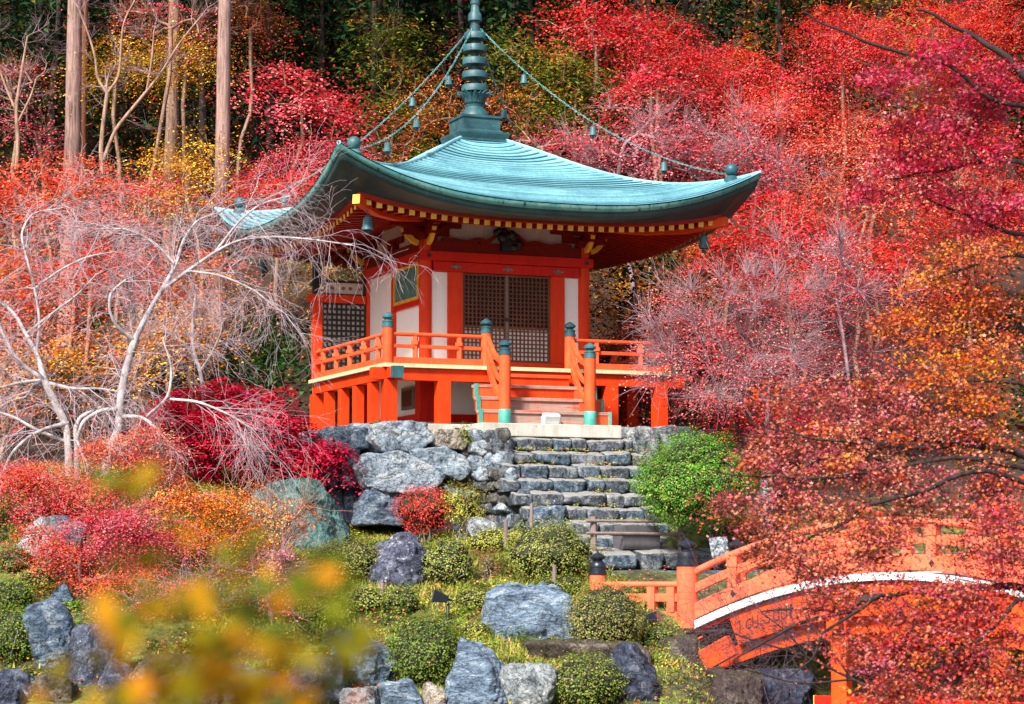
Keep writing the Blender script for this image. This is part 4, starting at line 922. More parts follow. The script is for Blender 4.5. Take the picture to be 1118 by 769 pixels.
# ------------------------------------------------------------------ low barrier, box, lamps, stakes
q0, q1 = on_hall_plane(648, 599, -8.8), on_hall_plane(744, 600, -8.8); bar_ = empty('wooden_barrier', q0, 'low two railed wooden barrier across the foot of the stone steps', 'barrier')
d_ = q1 - q0; k = mpp(50.6)
for t in (0, 1):
    q = d_ * t; mb = MB(); mb.tube([(q[0], q[1], q[2] - .15), (q[0], q[1], q[2] + 36 * k)], [.085, .075], 10); mb.build('post', M['oldwood'], bar_, True)
for z in (31, 17):
    mb = MB(); mb.tube([d_ * -.08 + (0, -.09, z * k), d_ * .5 + (0, -.095, z * k + .01), d_ * 1.05 + (0, -.09, z * k)], .036, 8); mb.build('rail', M['oldwood'], bar_, True)
bx = on_hall_plane(695, 600, -8.35); box = empty('wooden_box', bx, 'grey wooden offering box behind the low barrier', 'box', AZ)
mb = MB(); mb.box(-.47, .47, -.3, .3, 0, .36); mb.build('box_body', M['greywood'], box, bevel=.01)
mb = MB(); mb.box(-.52, .52, -.34, .34, .362, .40); mb.box(-.44, .44, -.28, .28, .40, .55); mb.build('box_lid', M['greywood'], box, bevel=.01)
def spotlight(name, p, aim, sc, label, mat='black_metal', stake=.35):
    o = empty(name, p, label, 'lamp'); a = np.array(aim, float); a /= np.linalg.norm(a); h = np.array([0, 0, stake]) + a * .16 * sc
    r = np.cross(a, (0, 0, 1)); r /= np.linalg.norm(r); u = np.cross(r, a)
    mb = MB(); v = [h + a * t * sc + r * x * sc + u * y * sc for t, q in ((-.16, .09), (.10, .15), (.18, .17)) for x, y in ((-q, -q * .8), (q, -q * .8), (q, q * .8), (-q, q * .8))]
    mb.add(v, [(3, 2, 1, 0), (0, 1, 5, 4), (1, 2, 6, 5), (2, 3, 7, 6), (3, 0, 4, 7), (4, 5, 9, 8), (5, 6, 10, 9), (6, 7, 11, 10), (7, 4, 8, 11), (8, 9, 10, 11)]); hd = mb.build('lamp_head', M[mat], o, bevel=.012 * sc)
    mb = MB(); q = h + a * .182 * sc; mb.add([q + r * x * sc + u * y * sc for x, y in ((-.14, -.11), (.14, -.11), (.14, .11), (-.14, .11))], [(0, 1, 2, 3)]); mb.build('lens', M['lens'], hd)
    mb = MB(); mb.tube([h - a * .12 * sc, h - a * .27 * sc, (0, 0, stake * .8), (0, 0, -.12)], .035 * sc, 8); mb.build('stake', M[mat], o, True); return o
M['lens'] = plain('lamp_glass', (.10, .12, .14), .15); M['silver'] = plain('pale_grey_lamp_metal', (.6, .61, .63), .4)
pl_ = P(489, 682, 46.3); spotlight('garden_spotlight', pl_, (-.85, -.1, .22), .95, 'black garden spotlight on a short stake, aimed left over the moss', stake=.5)
mb = MB(); mb.tube([pl_ + (0, 0, .04), P(500, 682, 46.1), P(515, 685, 46.0), P(532, 686, 46)], .018, 6); setp(mb.build('cable', M['black_metal'], smooth=True), 'black cable lying on the moss behind the garden spotlight', 'cable')
spotlight('garden_spotlight', P(705, 686, 46.2), (.9, -.35, .15), .8, 'small black spotlight low in front of the bridge wing rail', stake=.2)
fl = empty('floodlight', H2W(.05, -5.05, -.012), 'small pale floodlight lying on the granite slab', 'lamp', AZ)
mb = MB(); Mx = Matrix.Translation((0, 0, .15)) @ Matrix.Rotation(R_(25), 4, 'X'); mb.box(-.22, .22, -.10, .10, -.12, .12, Mx); hd = mb.build('lamp_head', M['silver'], fl, bevel=.03)
mb = MB(); mb.box(-.19, .19, .102, .108, -.09, .09, Mx); mb.build('lens', M['white'], hd)
mb = MB(); mb.box(-.25, -.225, -.03, .03, 0, .2); mb.box(.225, .25, -.03, .03, 0, .2); mb.box(-.25, .25, -.04, .04, 0, .014); mb.build('bracket', M['silver'], fl)
for px, py, h, lb in ((580, 578, .55, 'thin dark stake standing in the yellow green bush'), (552, 588, .42, 'short dark stake left of the taller one'), (605, 643, .5, 'dark stake below the round olive bush'), (417, 648, .22, 'short grey stump stake below the dark violet boulder')):
    p_ = P(px, py, 51 if py < 600 else 48); mb = MB(); mb.tube([p_ - (0, 0, .2), p_ + (.01, 0, h)], [.045, .04], 8); setp(mb.build('wooden_stake', M['oldwood'], smooth=True), lb, 'stake')

# ------------------------------------------------------------------ foliage and branches
def unit(v): return v / (np.linalg.norm(v, axis=-1, keepdims=True) + 1e-9)
QUAD = np.array([[-.5, 0, 0], [0, -.36, .05], [.5, 0, 0], [0, .36, .05]])
STAR = np.array([[math.cos(a) * r, math.sin(a) * r, .06 * r] for a, r in zip(np.arange(10) * math.pi / 5 + .314, [.52, .2, .48, .2, .40, .2, .48, .2, .52, .16])])
LANCE = np.array([[-.5, 0, 0], [-.1, -.17, .04], [.5, 0, 0], [-.1, .17, .04]])
def leaves(rng, pos, size, col, shape=QUAD, up=.55, outward=None, droop=0.):
    """leaf polygons at pos; up: how strongly leaf faces look upward"""
    n = len(pos); nrm = rng.normal(size=(n, 3)); nrm[:, 2] = np.abs(nrm[:, 2])
    nrm = unit(unit(nrm) + np.array([0, 0, up]) + (0 if outward is None else outward))
    t = rng.normal(size=(n, 3)); t = unit(t - nrm * (t * nrm).sum(1, keepdims=True)); b = np.cross(nrm, t)
    size = np.broadcast_to(np.asarray(size, float), (n,)) * rng.uniform(.65, 1.3, n); k = len(shape)
    v = pos[:, None] + (t[:, None] * shape[None, :, 0, None] + b[:, None] * shape[None, :, 1, None] + nrm[:, None] * shape[None, :, 2, None]) * size[:, None, None]
    f = np.arange(n * k).reshape(n, k); return v.reshape(-1, 3), f, np.repeat(col, k, axis=0)
def palette(rng, n, pal, jit=.22):
    w_ = np.array([p[3] for p in pal], float); idx = rng.choice(len(pal), n, p=w_ / w_.sum()); c = np.array([p[:3] for p in pal], float)[idx]
    return np.clip(c * rng.uniform(1 - jit, 1 + jit, (n, 1)) * rng.uniform(1 - jit * .5, 1 + jit * .5, (n, 3)), .002, .95)
def sprays(rng, blobs, n, shell=2.4):
    """centres of leaf sprays inside ellipsoids (cx,cy,cz,rx,ry,rz)"""
    b = np.array(blobs, float); vol = (b[:, 3] * b[:, 5]) ; i = rng.choice(len(b), n, p=vol / vol.sum())
    d = unit(rng.normal(size=(n, 3))); r = rng.uniform(0, 1, n) ** (1 / shell)
    nz = 1.08 + .5 * fbm(d * 1.7 + i[:, None] * 9.1, int(rng.integers(1e6)), 3)
    return b[i, :3] + d * (r * nz)[:, None] * b[i, 3:], d
def frusta(p0, p1, r0, r1, k=4):
    p0, p1 = np.asarray(p0, float), np.asarray(p1, float); n = len(p0); d = unit(p1 - p0); ref = np.where(np.abs(d[:, 2:3]) < .9, [[0, 0, 1.]], [[1., 0, 0]])
    a = unit(np.cross(d, ref)); b = np.cross(d, a); ang = np.arange(k) * 2 * math.pi / k; ring = a[:, None] * np.cos(ang)[None, :, None] + b[:, None] * np.sin(ang)[None, :, None]
    v = np.concatenate([p0[:, None] + ring * np.asarray(r0)[:, None, None], p1[:, None] + ring * np.asarray(r1)[:, None, None]], 1).reshape(-1, 3)
    base = np.arange(n)[:, None] * 2 * k; j = np.arange(k); f = np.stack([base + j, base + (j + 1) % k, base + k + (j + 1) % k, base + k + j], -1).reshape(-1, 4); return v, f
class Limbs:
    def __init__(s): s.a = []; s.b = []; s.ra = []; s.rb = []; s.tv = []; s.tf = []; s.n = 0
    def seg(s, a, b, ra, rb): s.a.append(a); s.b.append(b); s.ra.append(ra); s.rb.append(rb)
    def tube(s, pts, rad, k=8):
        mb = MB(); mb.tube(pts, rad, k); s.tv.append(mb.v[0]); s.tf += [[i + s.n for i in q] for q in mb.f if len(q) == 4]; s.n += len(mb.v[0])
    def build(s, name, mat, parent, k=4):
        vs = list(s.tv); fs = [np.array(s.tf, int)] if s.tf else []
        if s.a:
            v, f = frusta(s.a, s.b, s.ra, s.rb, k); fs.append(f + s.n); vs.append(v)
        v = np.concatenate(vs) - np.array(parent.location)
        return np_mesh(name, v, np.concatenate(fs), mat, parent, smooth=True)
def wob(rng, a, b, n, amp):
    t = np.linspace(0, 1, n)[:, None]; o = np.cumsum(rng.normal(size=(n, 3)), 0); o -= o[:1] + (o[-1:] - o[:1]) * t; return a + (b - a) * t + o * amp * np.linalg.norm(b - a) / n
def grow(rng, L, base, top, ends, r0, trunkn=8, amp=.16, rmin=.012, rise=.35):
    """a trunk from base to top, then limbs that reach every spray end, thick where many twigs share them"""
    tr = wob(rng, np.array(base, float), np.array(top, float), trunkn, amp); nod = [p for p in tr]; par = [-1] + list(range(trunkn - 1)); cnt = [0] * trunkn
    ends = np.asarray(ends); order = np.argsort(np.linalg.norm(ends - tr[-1], axis=1))
    for e in ends[order]:
        nd = np.array(nod); dv = e - nd; dist = np.linalg.norm(dv, axis=1); cost = dist + np.maximum(0, nd[:, 2] - e[2]) * .8; cost[:max(2, trunkn // 3)] += 3
        i = int(np.argmin(cost)); a = nd[i]; m = max(2, int(dist[i] / .55) + 1)
        pts = wob(rng, a, e, m + 1, .28); pts[1:-1, 2] += np.sin(np.linspace(0, math.pi, m + 1))[1:-1] * rise * dist[i] * .25
        for p in pts[1:]: nod.append(p); par.append(i); cnt.append(0); i = len(nod) - 1
        while i != -1: cnt[i] += 1; i = par[i]
    nod = np.array(nod); cnt = np.array(cnt, float); r = np.maximum(rmin, r0 * (cnt / max(1, cnt.max())) ** .5); r[:trunkn] = np.maximum(r[:trunkn], np.linspace(r0 * 1.25, r0 * .5, trunkn)); r[0] *= 1.25
    for i in range(1, len(nod)): L.seg(nod[par[i]], nod[i], min(r[par[i]], r[i] * 1.6), r[i])
    return nod
def tree(name, label, base, blobs, pal, dens=.32, spray=1.25, flat=.075, leaf=.074, r0=.07, mat='bark_tan', seed=1, cat='tree', shape=QUAD, up=.85, group=None, shell=2.4, lmat='leaf', top=None, twig=.9, per=150, jit=.38, crown='crown', rmin=.009, tips=35):
    """blobs in photo pixels with distance (px, py, rx, ry, d): each becomes an ellipsoid of its real size"""
    rng = np.random.default_rng(seed); W_ = []; area = 0; dm = np.mean([b[4] for b in blobs])
    for b in blobs:
        k = mpp(b[4]); c = P(b[0], b[1], b[4]); W_.append((*c, b[2] * k, max(b[2], b[3]) * k * .8, b[3] * k)); area += b[2] * b[3] * 3.14
    nl = int(area * dens * 1.2 * (.105 / leaf) ** 2 * (dm / 75) ** 2); ns = max(12, nl // per); sc, dr = sprays(rng, W_, ns, shell)
    base = np.array(base, float); root = empty(name, base, label, cat, 0, group)
    # leaves lie in loose, flattish, slightly drooping sprays
    per_ = rng.poisson(nl / ns, ns); idx = np.repeat(np.arange(ns), per_); n = len(idx); R = spray * rng.uniform(.6, 1.35, ns)
    sn = unit(np.array([0, 0, 1.]) + dr * .75 + rng.normal(size=(ns, 3)) * .28); e1 = unit(np.cross(sn, [.3, 1, .1])); e2 = np.cross(sn, e1); q = rng.normal(size=(n, 3)) * .52
    q[:, 0] *= 1.25; off = (e1[idx] * q[:, :1] + e2[idx] * q[:, 1:2] + sn[idx] * q[:, 2:] * flat) * R[idx][:, None]; off[:, 2] -= (off[:, :2] ** 2).sum(1) / R[idx] * .22
    pos = sc[idx] + off; scol = palette(rng, ns, pal, jit); col = np.clip(scol[idx] * rng.uniform(.6, 1.4, (n, 1)) * rng.uniform(.88, 1.12, (n, 3)), .002, .95)
    odd = rng.random(n) < .28; col[odd] = palette(rng, int(odd.sum()), pal, jit)
    v, f, tc = leaves(rng, pos, leaf, col, shape, up * .3, sn[idx] * 1.15); np_mesh(crown, v - base, f, M[lmat], root, tc)
    cen = np.array(W_)[:, :3].mean(0); low = min(w_[2] - w_[5] * .5 for w_ in W_)
    tp = np.array(top, float) if top is not None else np.array([cen[0] * .75 + base[0] * .25, cen[1] * .75 + base[1] * .25, max(base[2] + .6, (low + cen[2]) / 2)])
    L = Limbs(); ne = min(ns, int(ns * twig) + 8); nod = grow(rng, L, base - [0, 0, .3], tp, sc[:ne], r0, rmin=rmin)
    if tips:                                          # fine bare twigs fanning from the ends
        src = sc[rng.integers(0, ns, tips)]; d = unit((src - cen) * .5 + rng.normal(size=(tips, 3)) * .8 + [0, 0, .5]); ln = rng.uniform(.35, 1.1, tips)[:, None]
        mid = src + d * ln * .5; d2 = unit(d + rng.normal(size=(tips, 3)) * .35); end = mid + d2 * ln * .5
        for a, b, c in zip(src, mid, end): L.seg(a, b, .006, .0045); L.seg(b, c, .0045, .003)
    L.build('trunk', M[mat], root); return root
def on_ground(px, d, dy=0): p = P(px, 400, d); return np.array([p[0], d, float(ground_z(p[0], d)) + dy])

def shrub(name, label, px, py, rx, ry, d, pal, seed, n=None, leaf=.04, mat='leaf_waxy', lump=.24, group=None, cat='shrub', core=.76, stems=True, up=.5, shape=QUAD, ground=True, deep=.22):
    rng = np.random.default_rng(seed)
    if ground: d = DG(px, py + ry * .92, dflt=d) + rx * mpp(d) * .35
    k = mpp(d); c = P(px, py, d); a, cc = rx * k, ry * k; b = a * .9; base = np.array([c[0], c[1], min(c[2] - cc * .9, gz(c))]); root = empty(name, base, label, cat, 0, group)
    area = rx * ry * (d / 48) ** 2; n = n or int(area * 3.4 * (.046 / leaf) ** 2) + 500
    dr = unit(rng.normal(size=(n, 3)) + [0, 0, .15]); nz = fbm(dr * 2.6 + seed, seed, 3, .6) * lump + fbm(dr * 9 + seed, seed + 3, 2) * lump * .7
    r = 1 + nz - rng.uniform(0, 1, n) ** 1.6 * deep; r *= 1 + np.where(rng.random(n) < .14, rng.uniform(.02, .18, n), 0)
    pos = c + dr * r[:, None] * [a, b, cc]; keep = pos[:, 2] > ground_z(pos[:, 0], pos[:, 1]) - .05; pos = pos[keep]; dr = dr[keep]; n = len(pos)
    zone = (fbm(pos * 2.2, seed + 9, 3) + .5)[:, None]; col = palette(rng, n, pal, .17); col = np.clip(col * (.8 + .35 * np.clip(zone, 0, 1.2)), .002, .95)
    v, f, tc = leaves(rng, pos, leaf, col, shape, up, dr * 1.3)
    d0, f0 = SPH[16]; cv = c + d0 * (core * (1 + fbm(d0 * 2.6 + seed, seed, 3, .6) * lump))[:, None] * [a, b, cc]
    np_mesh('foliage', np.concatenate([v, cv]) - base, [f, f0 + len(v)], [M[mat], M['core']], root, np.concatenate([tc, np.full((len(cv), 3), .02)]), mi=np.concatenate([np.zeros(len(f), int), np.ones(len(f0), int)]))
    if stems:
        L = Limbs()
        for i in range(9):
            e = c + unit(rng.normal(size=3) + [0, 0, .6]) * [a, b, cc] * rng.uniform(.75, 1.02); pt = wob(rng, base + rng.normal(size=3) * [.1, .1, 0] * a, e, 6, .5)
            for p0, p1, q in zip(pt[:-1], pt[1:], range(5)): L.seg(p0, p1, .022 - .003 * q, .022 - .003 * (q + 1))
        L.build('stems', M['bark_grey'], root)
    return root

# palettes (r, g, b, weight): leaf colours, with pale highlights painted into the reds and pinks
RED = [(.80, .040, .030, 3), (.66, .018, .022, 2), (.86, .10, .05, 2), (.82, .07, .11, 1), (.88, .24, .18, 1.2)]
PINK = [(.86, .11, .14, 3), (.78, .055, .09, 2), (.88, .26, .26, 2.4), (.70, .025, .055, 1)]
CORAL = [(.88, .17, .06, 3), (.84, .10, .06, 3), (.90, .31, .17, 2.4), (.82, .08, .11, 1)]
ORANGE = [(.84, .22, .02, 3), (.80, .13, .02, 2), (.86, .36, .05, 2), (.66, .08, .02, 1)]
GOLD = [(.76, .38, .02, 3), (.68, .28, .015, 2), (.80, .48, .06, 2), (.60, .17, .02, 1)]
RUST = [(.50, .12, .06, 3), (.58, .19, .11, 2), (.42, .08, .055, 2), (.62, .29, .20, 2), (.32, .06, .06, 1.2), (.68, .24, .03, 1.4)]
PLUM = [(.44, .04, .09, 3), (.56, .07, .14, 3), (.34, .02, .05, 2), (.66, .18, .22, 2), (.56, .07, .05, 2)]
MAGENTA = [(.60, .022, .075, 3), (.70, .05, .15, 2), (.50, .012, .05, 2), (.74, .16, .22, 1.4), (.74, .08, .04, 1.2)]
SALMON = [(.86, .26, .16, 3), (.82, .16, .10, 3), (.80, .36, .26, 2.4), (.66, .07, .05, 1)]
ROSEGREY = [(.70, .30, .31, 3), (.76, .17, .19, 3), (.62, .36, .35, 2), (.72, .07, .09, 2)]
OLIVE = [(.20, .19, .018, 3), (.13, .16, .02, 3), (.34, .26, .03, 2), (.50, .18, .03, 1)]
MOSSY = [(.11, .15, .018, 3), (.08, .12, .02, 3), (.26, .23, .03, 2), (.04, .075, .015, 2)]
DKGREEN = [(.012, .036, .014, 3), (.007, .023, .011, 3), (.03, .065, .018, 2), (.10, .10, .015, .3), (.25, .06, .02, .25)]
EVERG = [(.03, .11, .025, 3), (.02, .07, .022, 3), (.06, .16, .03, 2)]
BROWNRED = [(.30, .07, .025, 3), (.18, .045, .02, 3), (.42, .15, .03, 2), (.15, .13, .02, 2)]
for _p in (RED, PINK, CORAL, SALMON, ROSEGREY, MAGENTA): _p[:] = [(r, g * .66, b * .70, q) for r, g, b, q in _p]
ORANGE[:] = [(r, g * .82, b * .8, q) for r, g, b, q in ORANGE]
CRIM = [(.66, .012, .055, 3), (.54, .007, .032, 3), (.80, .045, .11, 2), (.42, .004, .022, 2)]

# ------------------------------------------------------------------ the wood on the hillside, one far mass of dark evergreens
rng = np.random.default_rng(11); pos = []; cols = []; L = Limbs()
class _Z: location = (0, 0, 0)
for i in range(190):
    d = 79 + 48 * rng.random() ** 1.3; px = rng.uniform(-160, 1280); b = on_ground(px, d); h = rng.uniform(9, 15); nlev = 15; k = 1300
    t = rng.uniform(.08, 1, k) ** .8; a = rng.uniform(0, 6.28, k); rad = (1.05 - t) * rng.uniform(2.4, 3.4) * rng.uniform(.25, 1, k) ** .6; lev = np.round(t * nlev) / nlev
    pos.append(b + np.stack([rad * np.cos(a), rad * np.sin(a), lev * h - rad * .28 + rng.normal(0, .12, k)], 1))
    pal = DKGREEN if rng.random() < .7 or px < 480 else (OLIVE if rng.random() < .45 else BROWNRED); cols.append(palette(rng, k, pal, .3))
    pt = wob(rng, b, b + [0, 0, h], 5, .06)
    for q in range(4): L.seg(pt[q], pt[q + 1], .22 - .05 * q, .17 - .05 * q)
pos = np.concatenate(pos); v, f, tc = leaves(rng, pos, .38, np.concatenate(cols), LANCE, .5)
tv, tf = frusta(L.a, L.b, L.ra, L.rb, 5)
o = np_mesh('hillside_wood', np.concatenate([v, tv]), [f, tf + len(v)], [M['leaf'], M['bark_dark']], None, np.concatenate([tc, np.full((len(tv), 3), .02)]), mi=np.concatenate([np.zeros(len(f), int), np.ones(len(tf), int)]))
setp(o, 'dark evergreen wood covering the hillside behind everything', 'wood', None, 'stuff')
# undergrowth on the slope behind the hall
n = 110000; u = rng.uniform(-34, 38, n); d = rng.uniform(54, 98, n); hx = (u - U0) * HX[0] + (d - D0) * HX[1]; hy = (u - U0) * HY[0] + (d - D0) * HY[1]
keep = ~((np.abs(hx) < 5.4) & (hy < 6.4)) & ((d > 62) | (u > 5.5)); u, d = u[keep], d[keep]; cl = fbm(np.stack([u * .35, d * .35, u * 0], 1), 5, 3); keep = rng.random(len(u)) < np.clip(.55 + cl * .9, .05, 1); u, d, cl = u[keep], d[keep], cl[keep]
pos = np.stack([u, d, ground_z(u, d) + np.abs(rng.normal(0, .35, len(u)))], 1); zc = fbm(np.stack([u * .2, d * .2, u * 0 + 4], 1), 8, 3)
c1 = palette(rng, len(u), BROWNRED, .35); c2 = palette(rng, len(u), MOSSY, .3); c3 = palette(rng, len(u), RED + ORANGE, .3); col = .7 * np.where((zc > .25)[:, None], c3, np.where((zc < -.15)[:, None], c2, c1)); 
v, f, tc = leaves(rng, pos, .2, col, QUAD, .7); o = np_mesh('undergrowth', v, f, M['leaf'], None, tc); setp(o, 'leafy undergrowth and fallen leaves on the wooded slope behind the temple', 'undergrowth', None, 'stuff')

# ------------------------------------------------------------------ tall cedars behind, left
def cedar(px0, px1, ybot, d, wpx, mat, label, seed, lean_top=0, crown_h=7):
    rng = np.random.default_rng(seed); b = on_ground(px0, d); k = mpp(d); top = P(px1, -20, d); dirv = (top - b) / (top[2] - b[2]); H = top[2] - b[2] + 9; root = empty('cedar_tree', b, label, 'tree')
    t = np.linspace(-.02, 1, 16)[:, None]; pts = b + dirv * H * t; pts[:, :2] += np.cumsum(rng.normal(0, .02, (16, 2)), 0); r = wpx * k / 2 * np.linspace(1.12, .62, 16); r[0] *= 1.25
    L = Limbs(); L.tube(pts, r, 12)
    for i in range(9):                                  # dead snags
        q = rng.uniform(.25, .85); p0 = b + dirv * H * q; a = rng.uniform(0, 6.28); dv = np.array([math.cos(a), math.sin(a), rng.uniform(-.1, .4)]); ln = rng.uniform(.2, .6); L.seg(p0, p0 + dv * ln, .03, .012)
    n = 1600; q = rng.uniform(0, 1, n); a = rng.uniform(0, 6.28, n); rad = (1.1 - q) * 2.4 * rng.uniform(.1, 1, n) ** .6
    lp = b + dirv * H + np.stack([rad * np.cos(a), rad * np.sin(a), -1.5 + np.round(q * 9) / 9 * crown_h - rad * .3], 1)
    for i in range(40): L.seg(b + dirv * H + [0, 0, (i / 40) * crown_h * .8 - 1.5], lp[i], .035, .012)
    L.tube([pts[-1], pts[-1] + [0, 0, crown_h * .5], pts[-1] + [0, 0, crown_h]], [r[-1], r[-1] * .6, .03], 8)
    L.build('trunk', M[mat], root, 5); v, f, tc = leaves(rng, lp, .4, palette(rng, n, DKGREEN, .3), LANCE, .4); np_mesh('crown', v - b, f, M['leaf'], root, tc)
cedar(73, 79, 190, 71, 19, 'bark_cedar', 'pale barked cedar trunk at far left with a brown trunk close behind it', 31)
cedar(86, 92, 180, 74, 11, 'bark_red', 'thin red brown cedar trunk touching the leftmost pale cedar', 32)
cedar(183, 190, 200, 76, 14, 'bark_tan', 'tan cedar trunk standing between the yellow maples', 33)
cedar(235, 244, 260, 68.5, 17, 'bark_cedar', 'tall pale pinkish cedar trunk rising behind the far left roof corner', 34)
cedar(470, 448, 140, 86, 14, 'bark_dark', 'dark leaning cedar trunk left of the spire, the further left of a pair', 35)
cedar(488, 478, 140, 88, 15, 'bark_dark', 'dark leaning cedar trunk nearest the spire on its left', 36)

# ------------------------------------------------------------------ trees of the hillside
G_ = on_ground
def T(label, px, d, blobs, pal, name='maple_tree', **kw):
    global _seed; _seed += 1
    kw.setdefault('dens', .46)
    return tree(name, label, G_(px, d), [(b[0], b[1], b[2], b[3], b[4] if len(b) > 4 else d) for b in blobs], pal, seed=_seed, **kw)
_seed = 700
# upper left, dark
T('dark evergreen tree filling the top left corner', -12, 80, [(-10, 70, 62, 90), (30, 40, 45, 60)], DKGREEN, 'evergreen_tree', leaf=.17, shape=LANCE, mat='bark_dark')
T('dark evergreen tree behind the leftmost pale cedar', 130, 82, [(110, 60, 55, 80), (140, 150, 50, 50)], DKGREEN + BROWNRED[:1], 'evergreen_tree', leaf=.17, shape=LANCE, mat='bark_dark')
T('dark evergreen tree between the tan cedar and the tall pale cedar', 212, 82, [(215, 120, 40, 60), (205, 30, 40, 45)], DKGREEN, 'evergreen_tree', leaf=.17, shape=LANCE, mat='bark_dark')
T('dark evergreen tree just right of the tall pale cedar', 275, 80, [(275, 60, 40, 60), (290, 150, 45, 40)], DKGREEN + BROWNRED[:1], 'evergreen_tree', leaf=.17, shape=LANCE, mat='bark_dark')
T('dark evergreen tree above the bright pink maple', 360, 84, [(355, 50, 60, 55), (400, 100, 40, 40)], DKGREEN + OLIVE[:1], 'evergreen_tree', leaf=.17, shape=LANCE, mat='bark_dark')
T('olive green tree with tawny tips left of the dark trunk pair', 425, 77, [(425, 55, 38, 55), (415, 130, 45, 40), (450, 160, 40, 25)], OLIVE + MOSSY[:2], 'conifer_tree', dens=.8, leaf=.17, shape=LANCE)
T('dull orange maple at the top between dark evergreens', 262, 78, [(262, 22, 38, 24), (290, 30, 20, 20)], BROWNRED + ORANGE[3:] + PINK[3:])
T('golden yellow maple behind the slender forked tan tree', 125, 72, [(130, 58, 40, 16), (150, 75, 40, 14), (118, 78, 22, 14), (105, 95, 18, 10)], GOLD + OLIVE[:1], dens=.36)
T('dusky pink thin maple at the far left edge', 18, 73, [(8, 90, 25, 28), (28, 75, 22, 20), (12, 125, 24, 18)], PLUM + SALMON, dens=.14, mat='bark_tan', tips=120)
T('golden yellow maple crossing in front of the tan cedar', 220, 73, [(190, 58, 28, 14), (222, 68, 26, 14), (178, 82, 30, 10)], GOLD, dens=.6)
T('low golden maple at the foot of the tan cedar', 186, 67, [(178, 172, 24, 14), (205, 190, 28, 26), (190, 225, 34, 22), (220, 165, 15, 10)], GOLD, dens=.5)
T('pale pink wispy maple at top left among the cedars', 150, 72, [(170, 20, 60, 20), (225, 30, 22, 16)], ROSEGREY + PINK[:1], dens=.12, tips=160)
T('purple pink wispy maple left of the brown cedar', 60, 74, [(40, 150, 34, 25), (20, 105, 25, 20)], PLUM + PINK[:1], dens=.14, tips=60)
T('orange red maple in the band at the left edge', 25, 64.5, [(20, 215, 42, 28), (-15, 225, 40, 35), (40, 188, 18, 12)], CORAL, dens=.6, leaf=.09)
T('orange red maple in the band below the leftmost pale cedar', 85, 64, [(85, 210, 44, 24), (100, 188, 20, 12), (70, 235, 40, 18)], CORAL + ORANGE[:2], dens=.6, leaf=.09)
T('salmon orange maple in the band below the tan cedar', 150, 63.5, [(145, 222, 38, 22), (165, 205, 22, 14), (130, 248, 40, 16)], CORAL + SALMON, dens=.55, leaf=.09)
T('bright pink red maple with layered sprays above the far left eave', 320, 71, [(310, 95, 34, 18), (292, 122, 34, 12), (345, 118, 45, 16), (385, 125, 34, 12), (330, 78, 25, 10)], PINK, dens=.55, leaf=.11, flat=.2)
T('dark rose maple just above the far left eave', 345, 70, [(335, 165, 45, 16), (370, 175, 40, 18), (310, 190, 40, 18), (290, 205, 30, 18)], PINK[1:] + PLUM[1:2], dens=.5, flat=.2)
T('scarlet maple behind the far left roof corner', 300, 68, [(295, 225, 40, 22), (330, 205, 35, 22), (270, 218, 25, 16)], RED, dens=.5)
T('olive tree tinted orange behind the left eave bells', 450, 76, [(470, 150, 35, 30), (430, 190, 50, 25), (400, 150, 30, 25)], OLIVE + BROWNRED, 'conifer_tree', leaf=.18, shape=LANCE)
# around the spire and to its right
T('deep red maple with purple leaves behind the dark trunk pair', 440, 82, [(445, 60, 22, 28), (500, 60, 25, 30), (478, 110, 25, 30)], PLUM + BROWNRED + RED[:1], dens=.34)
T('small pink maple sprig at the top edge left of the spire', 498, 86, [(495, 10, 26, 12), (540, 8, 14, 8)], PINK, dens=.5)
T('orange brown maple low behind the spire base', 500, 74, [(480, 105, 30, 24), (545, 118, 30, 22), (470, 135, 30, 18)], ORANGE[1:] + BROWNRED, dens=.45)
T('olive yellow conifer close on the right of the spire', 570, 75, [(560, 60, 28, 50), (580, 115, 38, 40), (605, 70, 28, 32)], OLIVE + MOSSY[:2] + GOLD[1:2], 'conifer_tree', dens=.8, leaf=.17, shape=LANCE, up=.9)
T('green conifer behind the chain right of the spire', 625, 74.5, [(625, 88, 38, 36), (655, 108, 28, 26), (605, 135, 44, 20)], MOSSY + OLIVE[:2], 'conifer_tree', dens=.9, leaf=.17, shape=LANCE, up=.9)
T('orange and olive maple at the top right of the spire', 575, 84, [(580, 22, 40, 24), (615, 38, 26, 20)], ORANGE[2:] + OLIVE, dens=.5)
T('bright red maple with pink sprays at the top, right of the spire', 645, 76, [(640, 22, 48, 18), (660, 48, 40, 16), (620, 50, 26, 10), (690, 30, 30, 20)], PINK + RED, dens=.5, leaf=.11, flat=.22, tips=30)
T('scarlet maple at top centre right with pale stems', 725, 76, [(725, 40, 40, 26), (745, 75, 40, 22), (710, 65, 30, 18)], RED + PINK[:2], dens=.5, mat='bark_tan', tips=40)
T('hot pink maple in the middle right of the chain', 715, 72, [(705, 92, 34, 14), (735, 100, 36, 16), (690, 115, 26, 12)], PINK, dens=.5, leaf=.11)
T('wide half bare rose grey shrub tree above the right eave', 690, 67.5, [(690, 150, 70, 32), (640, 168, 50, 22), (745, 165, 60, 36), (620, 150, 26, 16)], ROSEGREY, 'cherry_tree', dens=.26, mat='twig_violet', tips=800, twig=1, leaf=.08, r0=.08)
T('half bare rose grey shrub tree beyond the right roof tip', 815, 68, [(810, 160, 50, 42), (860, 180, 40, 36), (830, 205, 50, 22)], ROSEGREY + PINK[:1], 'cherry_tree', dens=.26, mat='twig_violet', tips=600, twig=1, leaf=.08, r0=.08)
